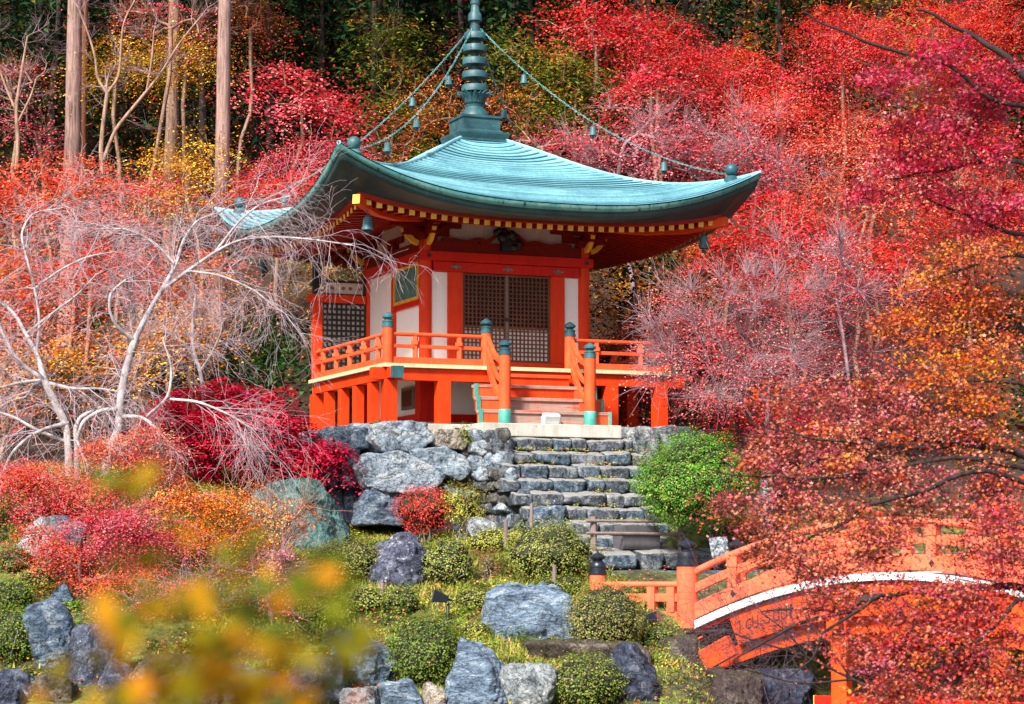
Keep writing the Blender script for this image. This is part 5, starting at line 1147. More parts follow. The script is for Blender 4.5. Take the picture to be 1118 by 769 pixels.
T('crimson maple at the left end of the right roof slope', 600, 68, [(605, 160, 25, 16), (575, 150, 18, 12)], PINK[1:] + PLUM[1:2], dens=.45)
T('scarlet maple sloping across the top right', 800, 78, [(795, 75, 46, 22), (830, 100, 50, 22), (770, 100, 36, 16)], RED, dens=.55)
T('golden orange tree at the top beside the dark gap', 855, 82, [(850, 55, 26, 22), (878, 68, 24, 14), (835, 42, 20, 14)], GOLD + ORANGE[:1], dens=.5)
T('dark olive evergreen at the top right of centre', 830, 86, [(825, 15, 46, 22), (790, 12, 30, 18), (875, 20, 26, 20)], DKGREEN + OLIVE + BROWNRED, 'evergreen_tree', leaf=.17, shape=LANCE, mat='bark_dark')
T('vermilion maple glowing in the middle of the right slope', 855, 73, [(850, 120, 40, 22), (895, 130, 40, 24), (820, 130, 30, 16)], CORAL + RED, dens=.55)
T('pink red maple at the top right', 920, 76, [(915, 40, 50, 30), (960, 60, 46, 32), (885, 85, 36, 20)], PINK + RED, dens=.5, tips=60)
T('red maple in the far top right corner with pale stems', 1050, 74, [(1020, 30, 60, 34), (1085, 30, 50, 40), (1060, 90, 60, 30)], RED + CORAL[:1] + PINK[:1], dens=.5, mat='bark_tan', tips=200)
T('coral maple in the middle of the right slope', 950, 70, [(930, 155, 56, 30), (985, 175, 50, 34), (890, 170, 36, 22)], CORAL + SALMON, dens=.48, tips=80)
T('salmon half bare maple under the coral one on the right', 960, 67, [(950, 215, 60, 26), (900, 225, 44, 24), (1010, 230, 44, 30)], SALMON + CORAL, dens=.34, tips=240, leaf=.09)
T('orange scarlet maple at the right edge of the slope', 1060, 69, [(1060, 165, 60, 40), (1095, 230, 50, 50), (1030, 250, 50, 36)], CORAL + RED, dens=.5)
T('red pink maple under the right roof tip', 860, 65, [(850, 235, 42, 26), (885, 262, 50, 28), (835, 275, 36, 22)], RED + PINK[:2], dens=.5, tips=60, leaf=.09)
T('deep crimson maple below the right eave', 800, 65.5, [(800, 275, 40, 24), (775, 300, 34, 26), (840, 310, 40, 22)], RED + PINK[3:] + BROWNRED[:1], dens=.46, leaf=.09)
T('scarlet maple to the right of the twiggy grey shrub', 930, 63.5, [(930, 290, 56, 34), (985, 305, 50, 34), (890, 320, 40, 24)], RED + CORAL[:2], dens=.5, leaf=.09)
T('golden orange maple close behind the right wall of the hall', 672, 69, [(668, 300, 24, 20), (690, 325, 34, 18), (660, 345, 24, 26), (700, 355, 34, 14)], GOLD + ORANGE[:1], dens=.42)
T('dark green broadleaf shrub tree below the right eave', 690, 66, [(685, 300, 24, 14), (720, 312, 26, 14), (705, 280, 28, 14), (675, 335, 22, 14)], EVERG + DKGREEN[:1], 'evergreen_tree', dens=.8, leaf=.14)
T('orange tree high under the right eave', 735, 69, [(725, 270, 32, 16), (750, 285, 26, 16), (735, 320, 26, 18)], ORANGE + GOLD[:1], dens=.42)
T('scarlet maple behind the right veranda railing', 715, 66, [(700, 378, 46, 14), (745, 360, 36, 20), (720, 340, 26, 10)], RED, dens=.45)
T('dark evergreen behind the hall, right side', 680, 75, [(670, 320, 50, 50), (730, 340, 50, 50), (690, 420, 60, 40)], DKGREEN, 'evergreen_tree', leaf=.17, shape=LANCE, mat='bark_dark')
T('dark evergreen in shade right of the veranda', 800, 69, [(790, 400, 60, 50), (860, 430, 60, 50)], DKGREEN, 'evergreen_tree', leaf=.17, shape=LANCE, mat='bark_dark')
T('crimson maple in the shade below the right veranda', 725, 60.5, [(705, 452, 26, 18), (745, 440, 28, 22), (765, 460, 24, 16)], RED + PINK[1:2], dens=.4, leaf=.08)
T('hot red low maple right of the veranda', 830, 57, [(822, 452, 34, 13), (868, 462, 26, 14), (850, 448, 26, 12)], [(.72, .015, .03, 3), (.8, .03, .05, 2)], dens=.6, leaf=.08)
# grey twiggy shrubs right of the hall
T('large grey violet twiggy shrub reaching over the right veranda', 850, 56.5, [(760, 360, 56, 46), (810, 330, 56, 44), (720, 395, 34, 26), (840, 390, 60, 46), (790, 420, 56, 24)], ROSEGREY + PINK[:1] + RUST[3:4], 'cherry_tree', dens=.16, mat='twig_violet', tips=1900, twig=1, leaf=.055, r0=.07, spray=.7, top=P(840, 420, 56.5))
T('grey twiggy shrub in front of the scarlet maple on the right', 930, 58, [(905, 275, 46, 40), (940, 320, 50, 34), (880, 330, 40, 30)], ROSEGREY + PINK[:1], 'cherry_tree', dens=.12, mat='twig_violet', tips=900, twig=1, leaf=.055, r0=.05, spray=.7)
T('rose twiggy maple filling the slope right of the veranda', 880, 59.5, [(860, 400, 70, 36), (930, 390, 60, 40), (800, 385, 40, 30), (920, 450, 60, 30)], PINK + ROSEGREY, 'cherry_tree', dens=.3, mat='twig_violet', tips=500, twig=1, leaf=.07)

# left side, behind and around the bare cherries
T('orange maple behind the bare cherries at far left', 10, 61, [(10, 300, 50, 34), (-20, 350, 50, 50), (45, 340, 40, 34)], SALMON + ORANGE[:2], dens=.5, leaf=.085)
T('coral pink maple behind the bare cherries, under the red band', 90, 60.5, [(95, 285, 50, 24), (140, 300, 44, 26), (75, 310, 40, 20)], SALMON + CORAL[:2] + PINK[:1], dens=.46, leaf=.085)
T('golden orange maple low behind the bare cherries', 170, 59.5, [(170, 385, 40, 30), (130, 400, 40, 26), (60, 400, 46, 26), (200, 360, 30, 26)], GOLD + ORANGE[:1], dens=.45, leaf=.085)
T('orange maple behind the fork of the right bare cherry', 215, 61, [(220, 300, 36, 26), (190, 330, 40, 28)], ORANGE + SALMON[:1], dens=.42, leaf=.085)
T('burnt orange maple at the left edge below the bare crowns', 0, 58, [(-5, 420, 40, 34), (35, 450, 34, 20)], ORANGE[1:] + RUST, dens=.4, leaf=.08)
T('dark green evergreen tree left of the lattice screen', 300, 63, [(305, 345, 28, 38), (290, 395, 40, 36), (265, 370, 34, 34)], EVERG, 'evergreen_tree', dens=.55, leaf=.15, mat='bark_dark')
T('dark evergreen in shade behind the crimson bush', 250, 64, [(245, 400, 46, 50), (200, 440, 50, 40), (160, 450, 50, 40)], DKGREEN, 'evergreen_tree', leaf=.17, shape=LANCE, mat='bark_dark')
T('dark evergreen in shade behind the cherry trunks', 60, 64, [(60, 450, 60, 46), (110, 470, 50, 40), (0, 480, 50, 40)], DKGREEN, 'evergreen_tree', leaf=.17, shape=LANCE, mat='bark_dark')
T('yellow green maple seen over the lattice screen under the left eave', 350, 66.5, [(370, 293, 34, 12), (335, 295, 20, 16), (350, 320, 30, 22)], OLIVE + GOLD + ORANGE[:1], dens=.5)
FK = dict(leaf=.05, spray=.5, flat=.2, twig=.7, tips=150)
T('pink orange maple around the foot of the right bare cherry', 165, 50.5, [(165, 485, 36, 22), (150, 508, 44, 18), (115, 492, 26, 16), (180, 525, 30, 14)], SALMON + ORANGE[:1] + PINK[:1], dens=.5, **FK)
T('hot pink maple at the left edge under the bare cherries', 40, 49.5, [(45, 522, 50, 18), (5, 538, 40, 18), (90, 540, 46, 18), (60, 556, 50, 18), (15, 520, 30, 12)], PINK + CORAL[:1], dens=.62, **FK)
T('purple pink maple in the middle of the front left group', 115, 47.5, [(105, 582, 50, 24), (155, 570, 44, 24), (80, 615, 40, 22), (130, 610, 44, 22), (170, 600, 40, 20), (60, 640, 34, 18)], PINK[:2] + PLUM + ROSEGREY[:2], dens=.62, **FK)
T('scarlet and orange maple low in the front left group', 90, 46.8, [(85, 645, 44, 16), (125, 645, 40, 20), (60, 605, 34, 18), (150, 630, 40, 18), (45, 585, 26, 14), (60, 655, 30, 14), (95, 672, 34, 12)], CORAL + ORANGE[:2] + PINK[:1], dens=.5, **FK)
T('bright orange maple in front of the teal boulder', 240, 48.5, [(235, 560, 46, 26), (210, 592, 44, 24), (275, 552, 36, 20), (195, 545, 34, 20), (270, 585, 34, 20), (240, 610, 44, 18)], ORANGE + GOLD[:1] + SALMON[:1], dens=.46, **FK)
T('thin orange maple sprays right of the bright orange maple', 305, 48, [(305, 560, 30, 16), (295, 598, 30, 18), (325, 580, 20, 14)], ORANGE + SALMON[:1], dens=.2, **FK)
T('brownish pink half bare azalea behind the blurred leaves', 300, 46.2, [(300, 620, 30, 18), (250, 640, 30, 18), (320, 650, 26, 16)], ROSEGREY[:1] + SALMON[2:3] + RUST[3:4], 'azalea_shrub', cat='shrub', dens=.5, leaf=.05, spray=.3, mat='twig_violet', tips=200, twig=1)
T('pinkish grey azalea low behind the blurred leaves at left', 200, 45.8, [(200, 650, 40, 18), (165, 665, 30, 14), (230, 665, 30, 14)], ROSEGREY + RUST[:2], 'azalea_shrub', cat='shrub', dens=.5, leaf=.05, spray=.3, mat='twig_violet', tips=150, twig=1)
T('crimson bush with dense dark red leaves left of the veranda', 300, 54.5, [(272, 472, 58, 42), (325, 497, 50, 28), (225, 475, 56, 44), (355, 508, 28, 18), (262, 440, 46, 20), (190, 460, 30, 30)], CRIM, 'crimson_bush', cat='bush', dens=1.5, leaf=.075, spray=.4, flat=.16, r0=.08, mat='bark_dark', shell=3)

# ------------------------------------------------------------------ bare silver cherries, left
def twigs(L, rng, start, d, ln, r, depth, droop, out):
    """recursive weeping twigs"""
    n = 4; p = np.array(start, float); d = np.array(d, float)
    for i in range(n):
        d = d + rng.normal(size=3) * .16 + np.array([0, 0, -droop * (1.2 - depth * .2)]); d /= np.linalg.norm(d); q = p + d * ln / n; r1 = max(.0027, r * .8); L.seg(p, q, r, r1)
        if depth > 0 and (i > 0 or depth > 1):
            for _ in range(2 if rng.random() < .45 else 1):
                dd = d + rng.normal(size=3) * .62; dd /= np.linalg.norm(dd); twigs(L, rng, q, dd, ln * rng.uniform(.5, .78), max(.003, r * .5), depth - 1, droop, out)
        p, r = q, r1
def cherry(label, limbs, d0, seed, tw=1.3, droop=.10, depth=2, mat='bark_white', tmat='twig_pale', skip=.68, lw=.68):
    """limbs: lists of (px, py, distance offset, width px) ; twigs break out along them"""
    rng = np.random.default_rng(seed); b = P(limbs[0][0][0], limbs[0][0][1], d0); b[2] = min(b[2], gz(b) - .05); root = empty('bare_cherry', b, label, 'tree'); L = Limbs(); L2 = Limbs()
    for li, lim in enumerate(limbs):
        pts = np.array([P(q[0], q[1], d0 + q[2]) for q in lim]); k = mpp(d0); r = np.array([q[3] for q in lim]) * k / 2 * lw
        t = np.linspace(0, len(lim) - 1, (len(lim) - 1) * 5 + 1); i = np.arange(len(lim))
        # smooth the path
        pp = np.stack([np.interp(t, i, pts[:, a]) for a in range(3)], 1); 
        for _ in range(3): pp[1:-1] = (pp[:-2] + 2 * pp[1:-1] + pp[2:]) / 4
        rr = np.interp(t, i, r); L.tube(pp, rr, 8)
        s0 = 0.25 if li else .55
        for j in range(int(len(pp) * s0), len(pp)):
            for _ in range(2 if rr[j] > .03 else 3):
                if rng.random() < skip: continue
                d = pp[min(j + 1, len(pp) - 1)] - pp[j - 1]; d /= np.linalg.norm(d); dd = d * .8 + rng.normal(size=3) * .6 + [0, 0, .02]; dd /= np.linalg.norm(dd)
                twigs(L2, rng, pp[j], dd, tw * rng.uniform(.6, 1.2), min(.014, rr[j] * .5), depth, droop, None)
        twigs(L2, rng, pp[-1], pp[-1] - pp[-3], tw, max(.007, rr[-1]), depth, droop, None)
    L.build('trunk', M[mat], root, 6); L2.build('twigs', M[tmat], root, 3)
cherry('bare silver cherry nearer the hall with a curved pale trunk', [
 [(116, 520, 0, 17), (119, 492, 0, 15), (130, 470, 0, 14), (131, 440, 0, 13), (137, 405, .1, 13), (147, 372, .1, 13)],
 [(147, 372, .1, 11), (160, 345, .2, 9), (176, 318, .3, 8), (192, 290, .4, 6), (200, 262, .5, 5), (215, 240, .6, 4), (240, 232, .7, 3)],
 [(176, 318, .3, 7), (205, 296, .1, 6), (235, 275, 0, 5), (260, 262, -.1, 4), (300, 258, -.2, 3.5), (345, 262, -.3, 3), (385, 268, -.4, 2)],
 [(147, 372, .1, 8), (128, 358, -.2, 6), (119, 340, -.3, 5.5), (120, 320, -.3, 5), (138, 305, -.4, 4)],
 [(235, 275, 0, 4), (262, 240, .2, 3.5), (285, 222, .3, 3), (318, 214, .4, 2.4)],
 [(192, 290, .4, 5), (170, 265, .2, 4), (140, 250, .1, 3.5), (110, 250, 0, 3)],
 [(131, 447, 0, 9), (110, 448, -.2, 7), (90, 460, -.3, 6), (84, 480, -.3, 5)],
 [(134, 455, 0, 8), (155, 455, -.3, 6), (172, 468, -.5, 5), (178, 495, -.6, 4), (182, 520, -.6, 3)],
 [(160, 455, -.3, 5), (185, 434, -.4, 5), (188, 400, -.4, 4), (178, 372, -.3, 3)],
 [(186, 436, -.4, 4.5), (215, 438, -.6, 4), (245, 450, -.8, 3.4), (275, 468, -.9, 2.6)],
 [(205, 296, .1, 4.5), (240, 300, -.3, 3.6), (275, 315, -.5, 3), (300, 335, -.6, 2.2)]], 51.6, 41)
cherry('bare silver cherry further left with two pale stems', [
 [(76, 520, 0, 15), (75, 490, 0, 13), (72, 462, 0, 13), (60, 440, 0, 13), (49, 415, 0, 14)],
 [(84, 524, -.1, 9), (84, 490, -.1, 8), (82, 468, -.1, 8), (88, 455, -.1, 7), (104, 448, -.2, 6)],
 [(49, 415, 0, 10), (40, 385, .2, 8), (28, 365, .3, 7), (18, 345, .4, 6), (2, 330, .5, 5), (-20, 318, .5, 4)],
 [(49, 415, 0, 8), (28, 402, -.2, 7), (12, 385, -.3, 6), (2, 360, -.4, 5), (-10, 340, -.4, 4)],
 [(40, 385, .2, 6), (44, 350, .2, 5), (38, 315, .2, 4.5), (30, 285, .2, 4), (22, 255, .2, 3.6), (35, 232, .2, 3), (65, 228, .2, 2.4)],
 [(49, 415, 0, 6), (20, 418, -.4, 5), (-5, 425, -.5, 4)],
 [(74, 462, 0, 8), (50, 468, -.4, 6.5), (30, 478, -.6, 6), (12, 495, -.8, 5), (2, 520, -.9, 4), (0, 545, -.9, 3)],
 [(70, 482, 0, 7), (40, 470, -.3, 5.5), (15, 455, -.4, 4.5), (-10, 448, -.5, 3.5)],
 [(52, 418, 0, 6), (80, 425, -.2, 4.5), (108, 424, -.4, 3.6), (130, 428, -.5, 2.6)],
 [(38, 315, .2, 4), (65, 295, 0, 3.4), (95, 280, -.1, 3), (125, 275, -.2, 2.2)],
 [(28, 365, .3, 5), (60, 340, .1, 4), (85, 322, 0, 3.2), (105, 300, 0, 2.4)]], 52.4, 42)
cherry('small bare silver sapling beside the crimson bush', [
 [(228, 480, 0, 9), (222, 430, 0, 7), (219, 405, 0, 6.5), (211, 385, 0, 6), (210, 350, .1, 5), (214, 320, .1, 4)],
 [(219, 405, 0, 4.5), (232, 385, -.1, 4), (243, 360, -.2, 3), (240, 340, -.2, 2.4)], [(211, 385, 0, 4), (195, 370, -.2, 3.2), (180, 362, -.3, 2.4)]], 55, 43, .9)

cherry('slender forked tan tree with pinkish bare twigs between the left cedars', [
 [(112, 190, 0, 5), (110, 165, 0, 5), (112, 140, 0, 4.6), (117, 102, 0, 4.4)],
 [(117, 102, 0, 3.6), (106, 86, 0, 3), (104, 62, 0, 2.6), (96, 35, 0, 2.2), (85, 8, 0, 1.8)], [(117, 102, 0, 3.6), (130, 85, 0, 3), (132, 55, 0, 2.6), (134, 25, 0, 2), (150, -5, 0, 1.5)],
 [(113, 175, 0, 4.4), (125, 142, 0, 4), (150, 112, 0, 3.6), (175, 82, 0, 3), (195, 48, 0, 2.4), (222, 15, 0, 1.8)], [(160, 100, 0, 2.6), (166, 65, 0, 2.2), (168, 35, 0, 1.6)]], 69.5, 45, .9, -.03, 2, 'bark_tan', 'twig_violet', .84, 1.0)
cherry('slender bare tan tree at the far left edge of the wood', [
 [(18, 185, 0, 5), (20, 150, 0, 4.4), (17, 120, 0, 4), (24, 75, 0, 3), (30, 40, 0, 2)], [(17, 120, 0, 3), (6, 95, 0, 2.6), (-6, 60, 0, 2)], [(19, 135, 0, 2.6), (34, 105, 0, 2), (40, 85, 0, 1.5)]], 69, 46, .8, -.03, 2, 'bark_tan', 'twig_violet', .82, 1.0)
cherry('thin grey sapling before the golden maple at the foot of the tan cedar', [
 [(205, 195, 0, 3), (198, 160, 0, 2.6), (192, 130, 0, 2), (188, 110, 0, 1.5)], [(226, 160, 0, 3), (222, 125, 0, 2.4), (232, 95, 0, 1.8)]], 68, 47, .9, -.02, 1, 'bark_tan', 'twig_violet', .8, 1.0) if False else None

# ------------------------------------------------------------------ clipped azaleas and bushes of the garden
AZ_L = [(.26, .30, .045, 3), (.17, .24, .03, 3), (.38, .36, .10, 2), (.40, .17, .09, .5)]
AZ_D = [(.12, .19, .02, 3), (.08, .14, .016, 3), (.21, .27, .035, 2), (.35, .06, .03, .2)]
AZ_O = [(.22, .24, .05, 3), (.15, .18, .035, 3), (.34, .31, .09, 2), (.40, .18, .11, .9)]
AZ_Y = [(.34, .35, .04, 3), (.24, .27, .03, 3), (.44, .40, .07, 2)]
VIVID = [(.10, .33, .018, 3), (.07, .25, .014, 3), (.17, .42, .03, 2), (.6, .10, .04, .2), (.04, .18, .012, 1)]
K = lambda label, px, py, rx, ry, d, pal, seed, **kw: shrub('azalea_shrub', label, px, py, rx, ry, d, pal, seed, **kw)
K('round light green azalea with pale bare stems right of the dark violet boulder', 490, 614, 29, 29, 49.5, AZ_L, 1, lump=.22, deep=.35)
K('large round olive azalea in front of the stone steps', 600, 604, 50, 36, 50, AZ_L, 2, lump=.24, deep=.3)
K('low spreading yellow green azalea between the round pair', 545, 592, 36, 16, 52, AZ_Y, 3, lump=.3)
K('flat topped pale azalea left of the dark violet boulder', 378, 612, 46, 26, 49, AZ_O + AZ_L, 4, lump=.14)
K('dense dark green dome azalea above the grey slab', 466, 711, 45, 43, 44.3, AZ_D, 5, lump=.1)
K('plump olive azalea in front of the bridge wing rail', 662, 674, 44, 40, 46.5, AZ_O, 6, lump=.12)
K('clipped green azalea at the lower edge left of the dark pointed boulder', 640, 744, 42, 32, 44, AZ_D + AZ_L, 7, lump=.12)
K('small green azalea above the garden spotlight', 438, 656, 22, 15, 47.5, AZ_D + AZ_L, 8)
K('small bright azalea left of the garden spotlight', 398, 655, 24, 16, 47.3, AZ_L, 9, lump=.2)
K('crimson azalea at the foot of the stone wall', 463, 556, 32, 26, 53.5, [(.66, .03, .03, 3), (.50, .016, .022, 2), (.74, .10, .06, 2), (.16, .08, .01, .4)], 10, ground=False)
K('thin green and red azalea beside the crimson one', 505, 552, 26, 24, 53.3, AZ_Y + [(.3, .06, .02, 1)], 11, lump=.35, deep=.5, core=.4, ground=False)
shrub('round_bush', 'vivid green round bush right of the stone steps', 760, 526, 66, 50, 52.5, VIVID + AZ_D[:1] + AZ_L[2:3], 12, leaf=.045, lump=.2, ground=False, stems=False, deep=.16, n=26000)
K('yellow green azalea behind the dark stakes', 580, 570, 20, 16, 52.3, AZ_Y, 13, lump=.25)
K('small yellow green azalea on the left shoulder of the steps', 613, 575, 22, 12, 51.6, AZ_Y, 14, lump=.25)
K('low grassy azalea left of the streaked blue boulder', 520, 655, 26, 12, 47.6, AZ_L + AZ_Y, 15, lump=.3)
K('low azalea between the round olive azalea and the plump olive one', 610, 640, 30, 12, 48.3, AZ_D + AZ_Y, 16, lump=.3)
K('large dark green hedge bush at the left edge', 12, 694, 36, 34, 44.8, AZ_D, 17, lump=.1)
K('green hedge bush at the left edge above the large dark one', 10, 650, 30, 20, 46.2, AZ_D, 18, lump=.14)
K('small dark green bush at the left edge by the pale rocks', 16, 612, 22, 16, 47.5, AZ_D + AZ_O, 19, lump=.2)
K('small leafy bush at the foot of the angular slab', 40, 632, 20, 12, 46.8, AZ_L, 20, lump=.3)
K('low green bush between the dense dome and the streaked boulder', 520, 690, 20, 10, 45.6, AZ_Y + AZ_L, 21, lump=.3)
K('green bush half hidden by the blurred leaves above the dark blue boulder', 350, 664, 36, 20, 46.3, AZ_D + AZ_L, 22, lump=.2)
K('bright green tuft by the furrowed grey rock', 75, 690, 18, 12, 44.6, AZ_D + VIVID[:1], 23, lump=.3)
K('green tuft below the bridge wing rail', 715, 694, 24, 9, 45.8, VIVID[1:2] + AZ_L, 24, lump=.35)
K('straw coloured dry tuft between the two round azaleas', 535, 618, 14, 18, 49.6, [(.30, .17, .06, 2), (.22, .11, .05, 2), (.16, .13, .03, 1)], 25, lump=.3, core=.3, shape=LANCE)
K('rusty azalea overhanging the right end of the low barrier', 806, 580, 30, 18, 49.5, RUST, 26, lump=.35, deep=.5, core=.3, leaf=.06)
shrub('ivy_plant', 'yellow green ivy tuft creeping over the corner of the stone wall', 508, 474, 8, 13, 55.2, [(.2, .26, .02, 2), (.4, .3, .03, 1), (.08, .16, .015, 2)], 27, ground=False, lump=.4, core=.3, cat='ivy', stems=False, n=320)

# grass and moss over the garden slope
rng = np.random.default_rng(77); n = 95000; u = rng.uniform(-12, 4.6, n); d = rng.uniform(40.8, 57, n); hx = (u - U0) * HX[0] + (d - D0) * HX[1]; hy = (u - U0) * HY[0] + (d - D0) * HY[1]
cl = fbm(np.stack([u * .9, d * .9, u * 0], 1), 21, 4); keep = (rng.random(n) < np.clip(.6 + cl * .9 - np.clip((45.4 - d) * .6, 0, 1) * (u < -1.5) - .9 * ((u < -7.2) & (d < 47.5)), .03, 1)) & ~((np.abs(hx - .1) < 4.6) & (hy > -5.0)) & ~((np.abs(hx - .2) < 2.6) & (hy > -10.4)) & ~((u > 2.2) & (d > 48))
u, d, cl = u[keep], d[keep], cl[keep]; n = len(u); pos = np.stack([u, d, ground_z(u, d) + .02], 1); z2 = fbm(np.stack([u * .5, d * .5, u * 0 + 3], 1), 31, 3)
gcol = np.where((z2 > .12)[:, None], palette(rng, n, [(.40, .40, .07, 3), (.50, .42, .13, 2), (.28, .32, .04, 2)], .25), palette(rng, n, [(.22, .30, .035, 3), (.15, .22, .025, 2), (.32, .35, .06, 2), (.36, .14, .06, .2)], .25))
h = rng.uniform(.05, .15, n) * (1 + .4 * cl); lean = rng.normal(0, .5, (n, 2)); w_ = rng.uniform(.012, .026, n); a = rng.uniform(0, 6.28, n); sd_ = np.stack([np.cos(a), np.sin(a), a * 0], 1) * w_[:, None]
tip = pos + np.stack([lean[:, 0] * h, lean[:, 1] * h, h], 1); v = np.stack([pos - sd_, pos + sd_, tip], 1).reshape(-1, 3)
o = np_mesh('grass', v, np.arange(3 * n).reshape(n, 3), M['blade'], None, np.repeat(gcol, 3, 0)); setp(o, 'short yellow green grass and moss over the garden slope', 'grass', None, 'stuff')
n = 900; u = rng.uniform(-11.5, 4.4, n); d = rng.uniform(41.5, 55.5, n); hx = (u - U0) * HX[0] + (d - D0) * HX[1]; hy = (u - U0) * HY[0] + (d - D0) * HY[1]; k_ = ~((np.abs(hx - .1) < 4.6) & (hy > -5.3)) & ~((np.abs(hx - .4) < 3.0) & (hy > -10.8)) & ~((u > 3.0) & (d > 47)); u, d = u[k_], d[k_]; m = len(u); rad = rng.uniform(.10, .45, m); per = 190
idx = np.repeat(np.arange(m), per); dr = unit(rng.normal(size=(m * per, 3)) + [0, 0, .8]); dr[:, 2] = np.abs(dr[:, 2]); rr = rad[idx] * rng.uniform(.5, 1.1, m * per) * (1 + .4 * fbm(dr * 2 + idx[:, None] * 3.1, 4, 2))
pos = np.stack([u[idx], d[idx], ground_z(u, d)[idx] - .03], 1) + dr * rr[:, None] * [1, 1, .75]; pc = palette(rng, m, AZ_D + AZ_L + AZ_Y[:1] + [(.05, .09, .014, 7), (.09, .13, .02, 4)], .3); col = np.clip(pc[idx] * rng.uniform(.6, 1.35, (m * per, 1)), .003, .9); odd = rng.random(m * per) < .05; col[odd] = palette(rng, int(odd.sum()), RUST, .2)
v, f, tc = leaves(rng, pos, .055, col, QUAD, .5, dr * .6); o = np_mesh('ground_cover', v, f, M['leaf_waxy'], None, tc); setp(o, 'low leafy ground cover in tufts between rocks and azaleas', 'ground cover', None, 'stuff')
n = 2600; i_ = rng.integers(0, 9, n); lx = rng.uniform(-1.3, 3.2, n); ly = -5.45 - i_ * .375 + rng.uniform(.0, .12, n); lz = -.68 - i_ * .345 + rng.uniform(0, .07, n); k_ = (fbm(np.stack([lx * 1.8, i_ * 1.7, lx * 0], 1), 3, 3) > .1) & (i_ < 8); lx, ly, lz = lx[k_], ly[k_] - .38, lz[k_] - .0
pos = HO + lx[:, None] * HX + ly[:, None] * HY + lz[:, None] * [0, 0, 1]; v, f, tc = leaves(rng, pos, .05, palette(rng, len(pos), AZ_Y + AZ_D + RUST[:1], .3), QUAD, .3, -HY * .5); o = np_mesh('moss', v, f, M['leaf'], None, tc); setp(o, 'moss and small weeds in the joints of the stone steps', 'moss', None, 'stuff')
n = 9000; u = rng.uniform(-12, 4.6, n); d = rng.uniform(41, 56, n); hx = (u - U0) * HX[0] + (d - D0) * HX[1]; hy = (u - U0) * HY[0] + (d - D0) * HY[1]; k_ = ~((np.abs(hx - .1) < 4.6) & (hy > -5.0)) & ~((np.abs(hx - .2) < 2.6) & (hy > -10.4)); u, d = u[k_], d[k_]
pos = np.stack([u, d, ground_z(u, d) + rng.uniform(.04, .16, len(u))], 1); v, f, tc = leaves(rng, pos, .06, palette(rng, len(u), RUST + CORAL + GOLD[:1], .3), QUAD, 1.2); o = np_mesh('fallen_leaves', v, f, M['leaf'], None, tc); setp(o, 'fallen maple leaves scattered over the mossy slope', 'leaves', None, 'stuff')

# ------------------------------------------------------------------ the near maples that reach in from the right
def near_maple(label, limbs, blobs, pal, d0, seed, dens, leaf=.075, spray=.3, tips=300):
    rng = np.random.default_rng(seed); b = P(limbs[0][0][0], 620, d0); b = np.array([b[0], d0, min(b[2], max(gz(b), -6.6))]); root = empty('maple_tree', b, label, 'tree'); L = Limbs(); k = mpp(d0); ends = []
    for lim in limbs:
        pts = np.array([P(q[0], q[1], d0 + q[2]) for q in lim]); r = np.array([q[3] for q in lim]) * k / 2
        if lim is limbs[0]: pts = np.concatenate([[b], pts]); r = np.concatenate([[r[0] * 1.3], r])
        i = np.arange(len(pts)); t = np.linspace(0, len(pts) - 1, (len(pts) - 1) * 5 + 1); pp = np.stack([np.interp(t, i, pts[:, a]) for a in range(3)], 1); pp[1:-1] += rng.normal(0, .035, pp[1:-1].shape)
        for _ in range(2): pp[1:-1] = (pp[:-2] + 2 * pp[1:-1] + pp[2:]) / 4
        rr = np.interp(t, i, r); L.tube(pp, rr, 7); ends += [(p, q) for p, q in zip(pp, rr)]
    W_ = []; area = 0
    for q in blobs:
        kk = mpp(d0 + q[4]); c = P(q[0], q[1], d0 + q[4]); W_.append((*c, q[2] * kk, max(q[2], q[3]) * kk * .7, q[3] * kk)); area += q[2] * q[3] * 3.14
    nl = int(area * dens * 5.6 * (.05 / leaf) ** 1.0); ns = nl // 46; sc, dr = sprays(rng, W_, ns, 2.0); lp = np.array([e[0] for e in ends]); lr = np.array([e[1] for e in ends])
    # twigs carry every spray
    nod = [p for p in lp]; nr = [max(.006, q * .5) for q in lr]
    for e in sc[np.argsort([np.min(np.linalg.norm(lp - s, axis=1)) for s in sc])]:
        nd = np.array(nod); dist = np.linalg.norm(nd - e, axis=1); i = int(np.argmin(dist)); m = max(2, int(dist[i] / .3) + 1); pt = wob(rng, nd[i], e, m + 1, .3); r = min(nr[i], .004 + .012 * dist[i]); 
        for j in range(m): L.seg(pt[j], pt[j + 1], r, max(.004, r * .8)); r = max(.004, r * .8); nod.append(pt[j + 1]); nr.append(r)
    src = sc[rng.integers(0, ns, tips)]; dv = unit(rng.normal(size=(tips, 3)) + [-.6, 0, .1]) * rng.uniform(.15, .5, (tips, 1))
    for a, c in zip(src, src + dv): L.seg(a, c, .005, .003)
    per_ = rng.poisson(nl / ns, ns); idx = np.repeat(np.arange(ns), per_); n = len(idx); R = spray * rng.uniform(.6, 1.3, ns); off = rng.normal(size=(n, 3)) * [.55, .55, .17] * R[idx][:, None]; off[:, 2] -= (off[:, :2] ** 2).sum(1) / R[idx] * .35
    zone = palette(rng, ns, pal, .2); col = np.clip(zone[idx] * rng.uniform(.7, 1.3, (n, 1)), .002, .95); odd = rng.random(n) < .25; col[odd] = palette(rng, int(odd.sum()), pal, .25)
    v, f, tc = leaves(rng, sc[idx] + off, leaf, col, STAR, .35); np_mesh('crown', v - b, f, M['leaf_near'], root, tc); L.build('trunk', M['bark_dark'], root, 4)
PL_P = [(.36, .05, .09, 3), (.48, .09, .14, 3), (.28, .03, .05, 2), (.52, .17, .17, 2), (.50, .10, .04, 1.2)]
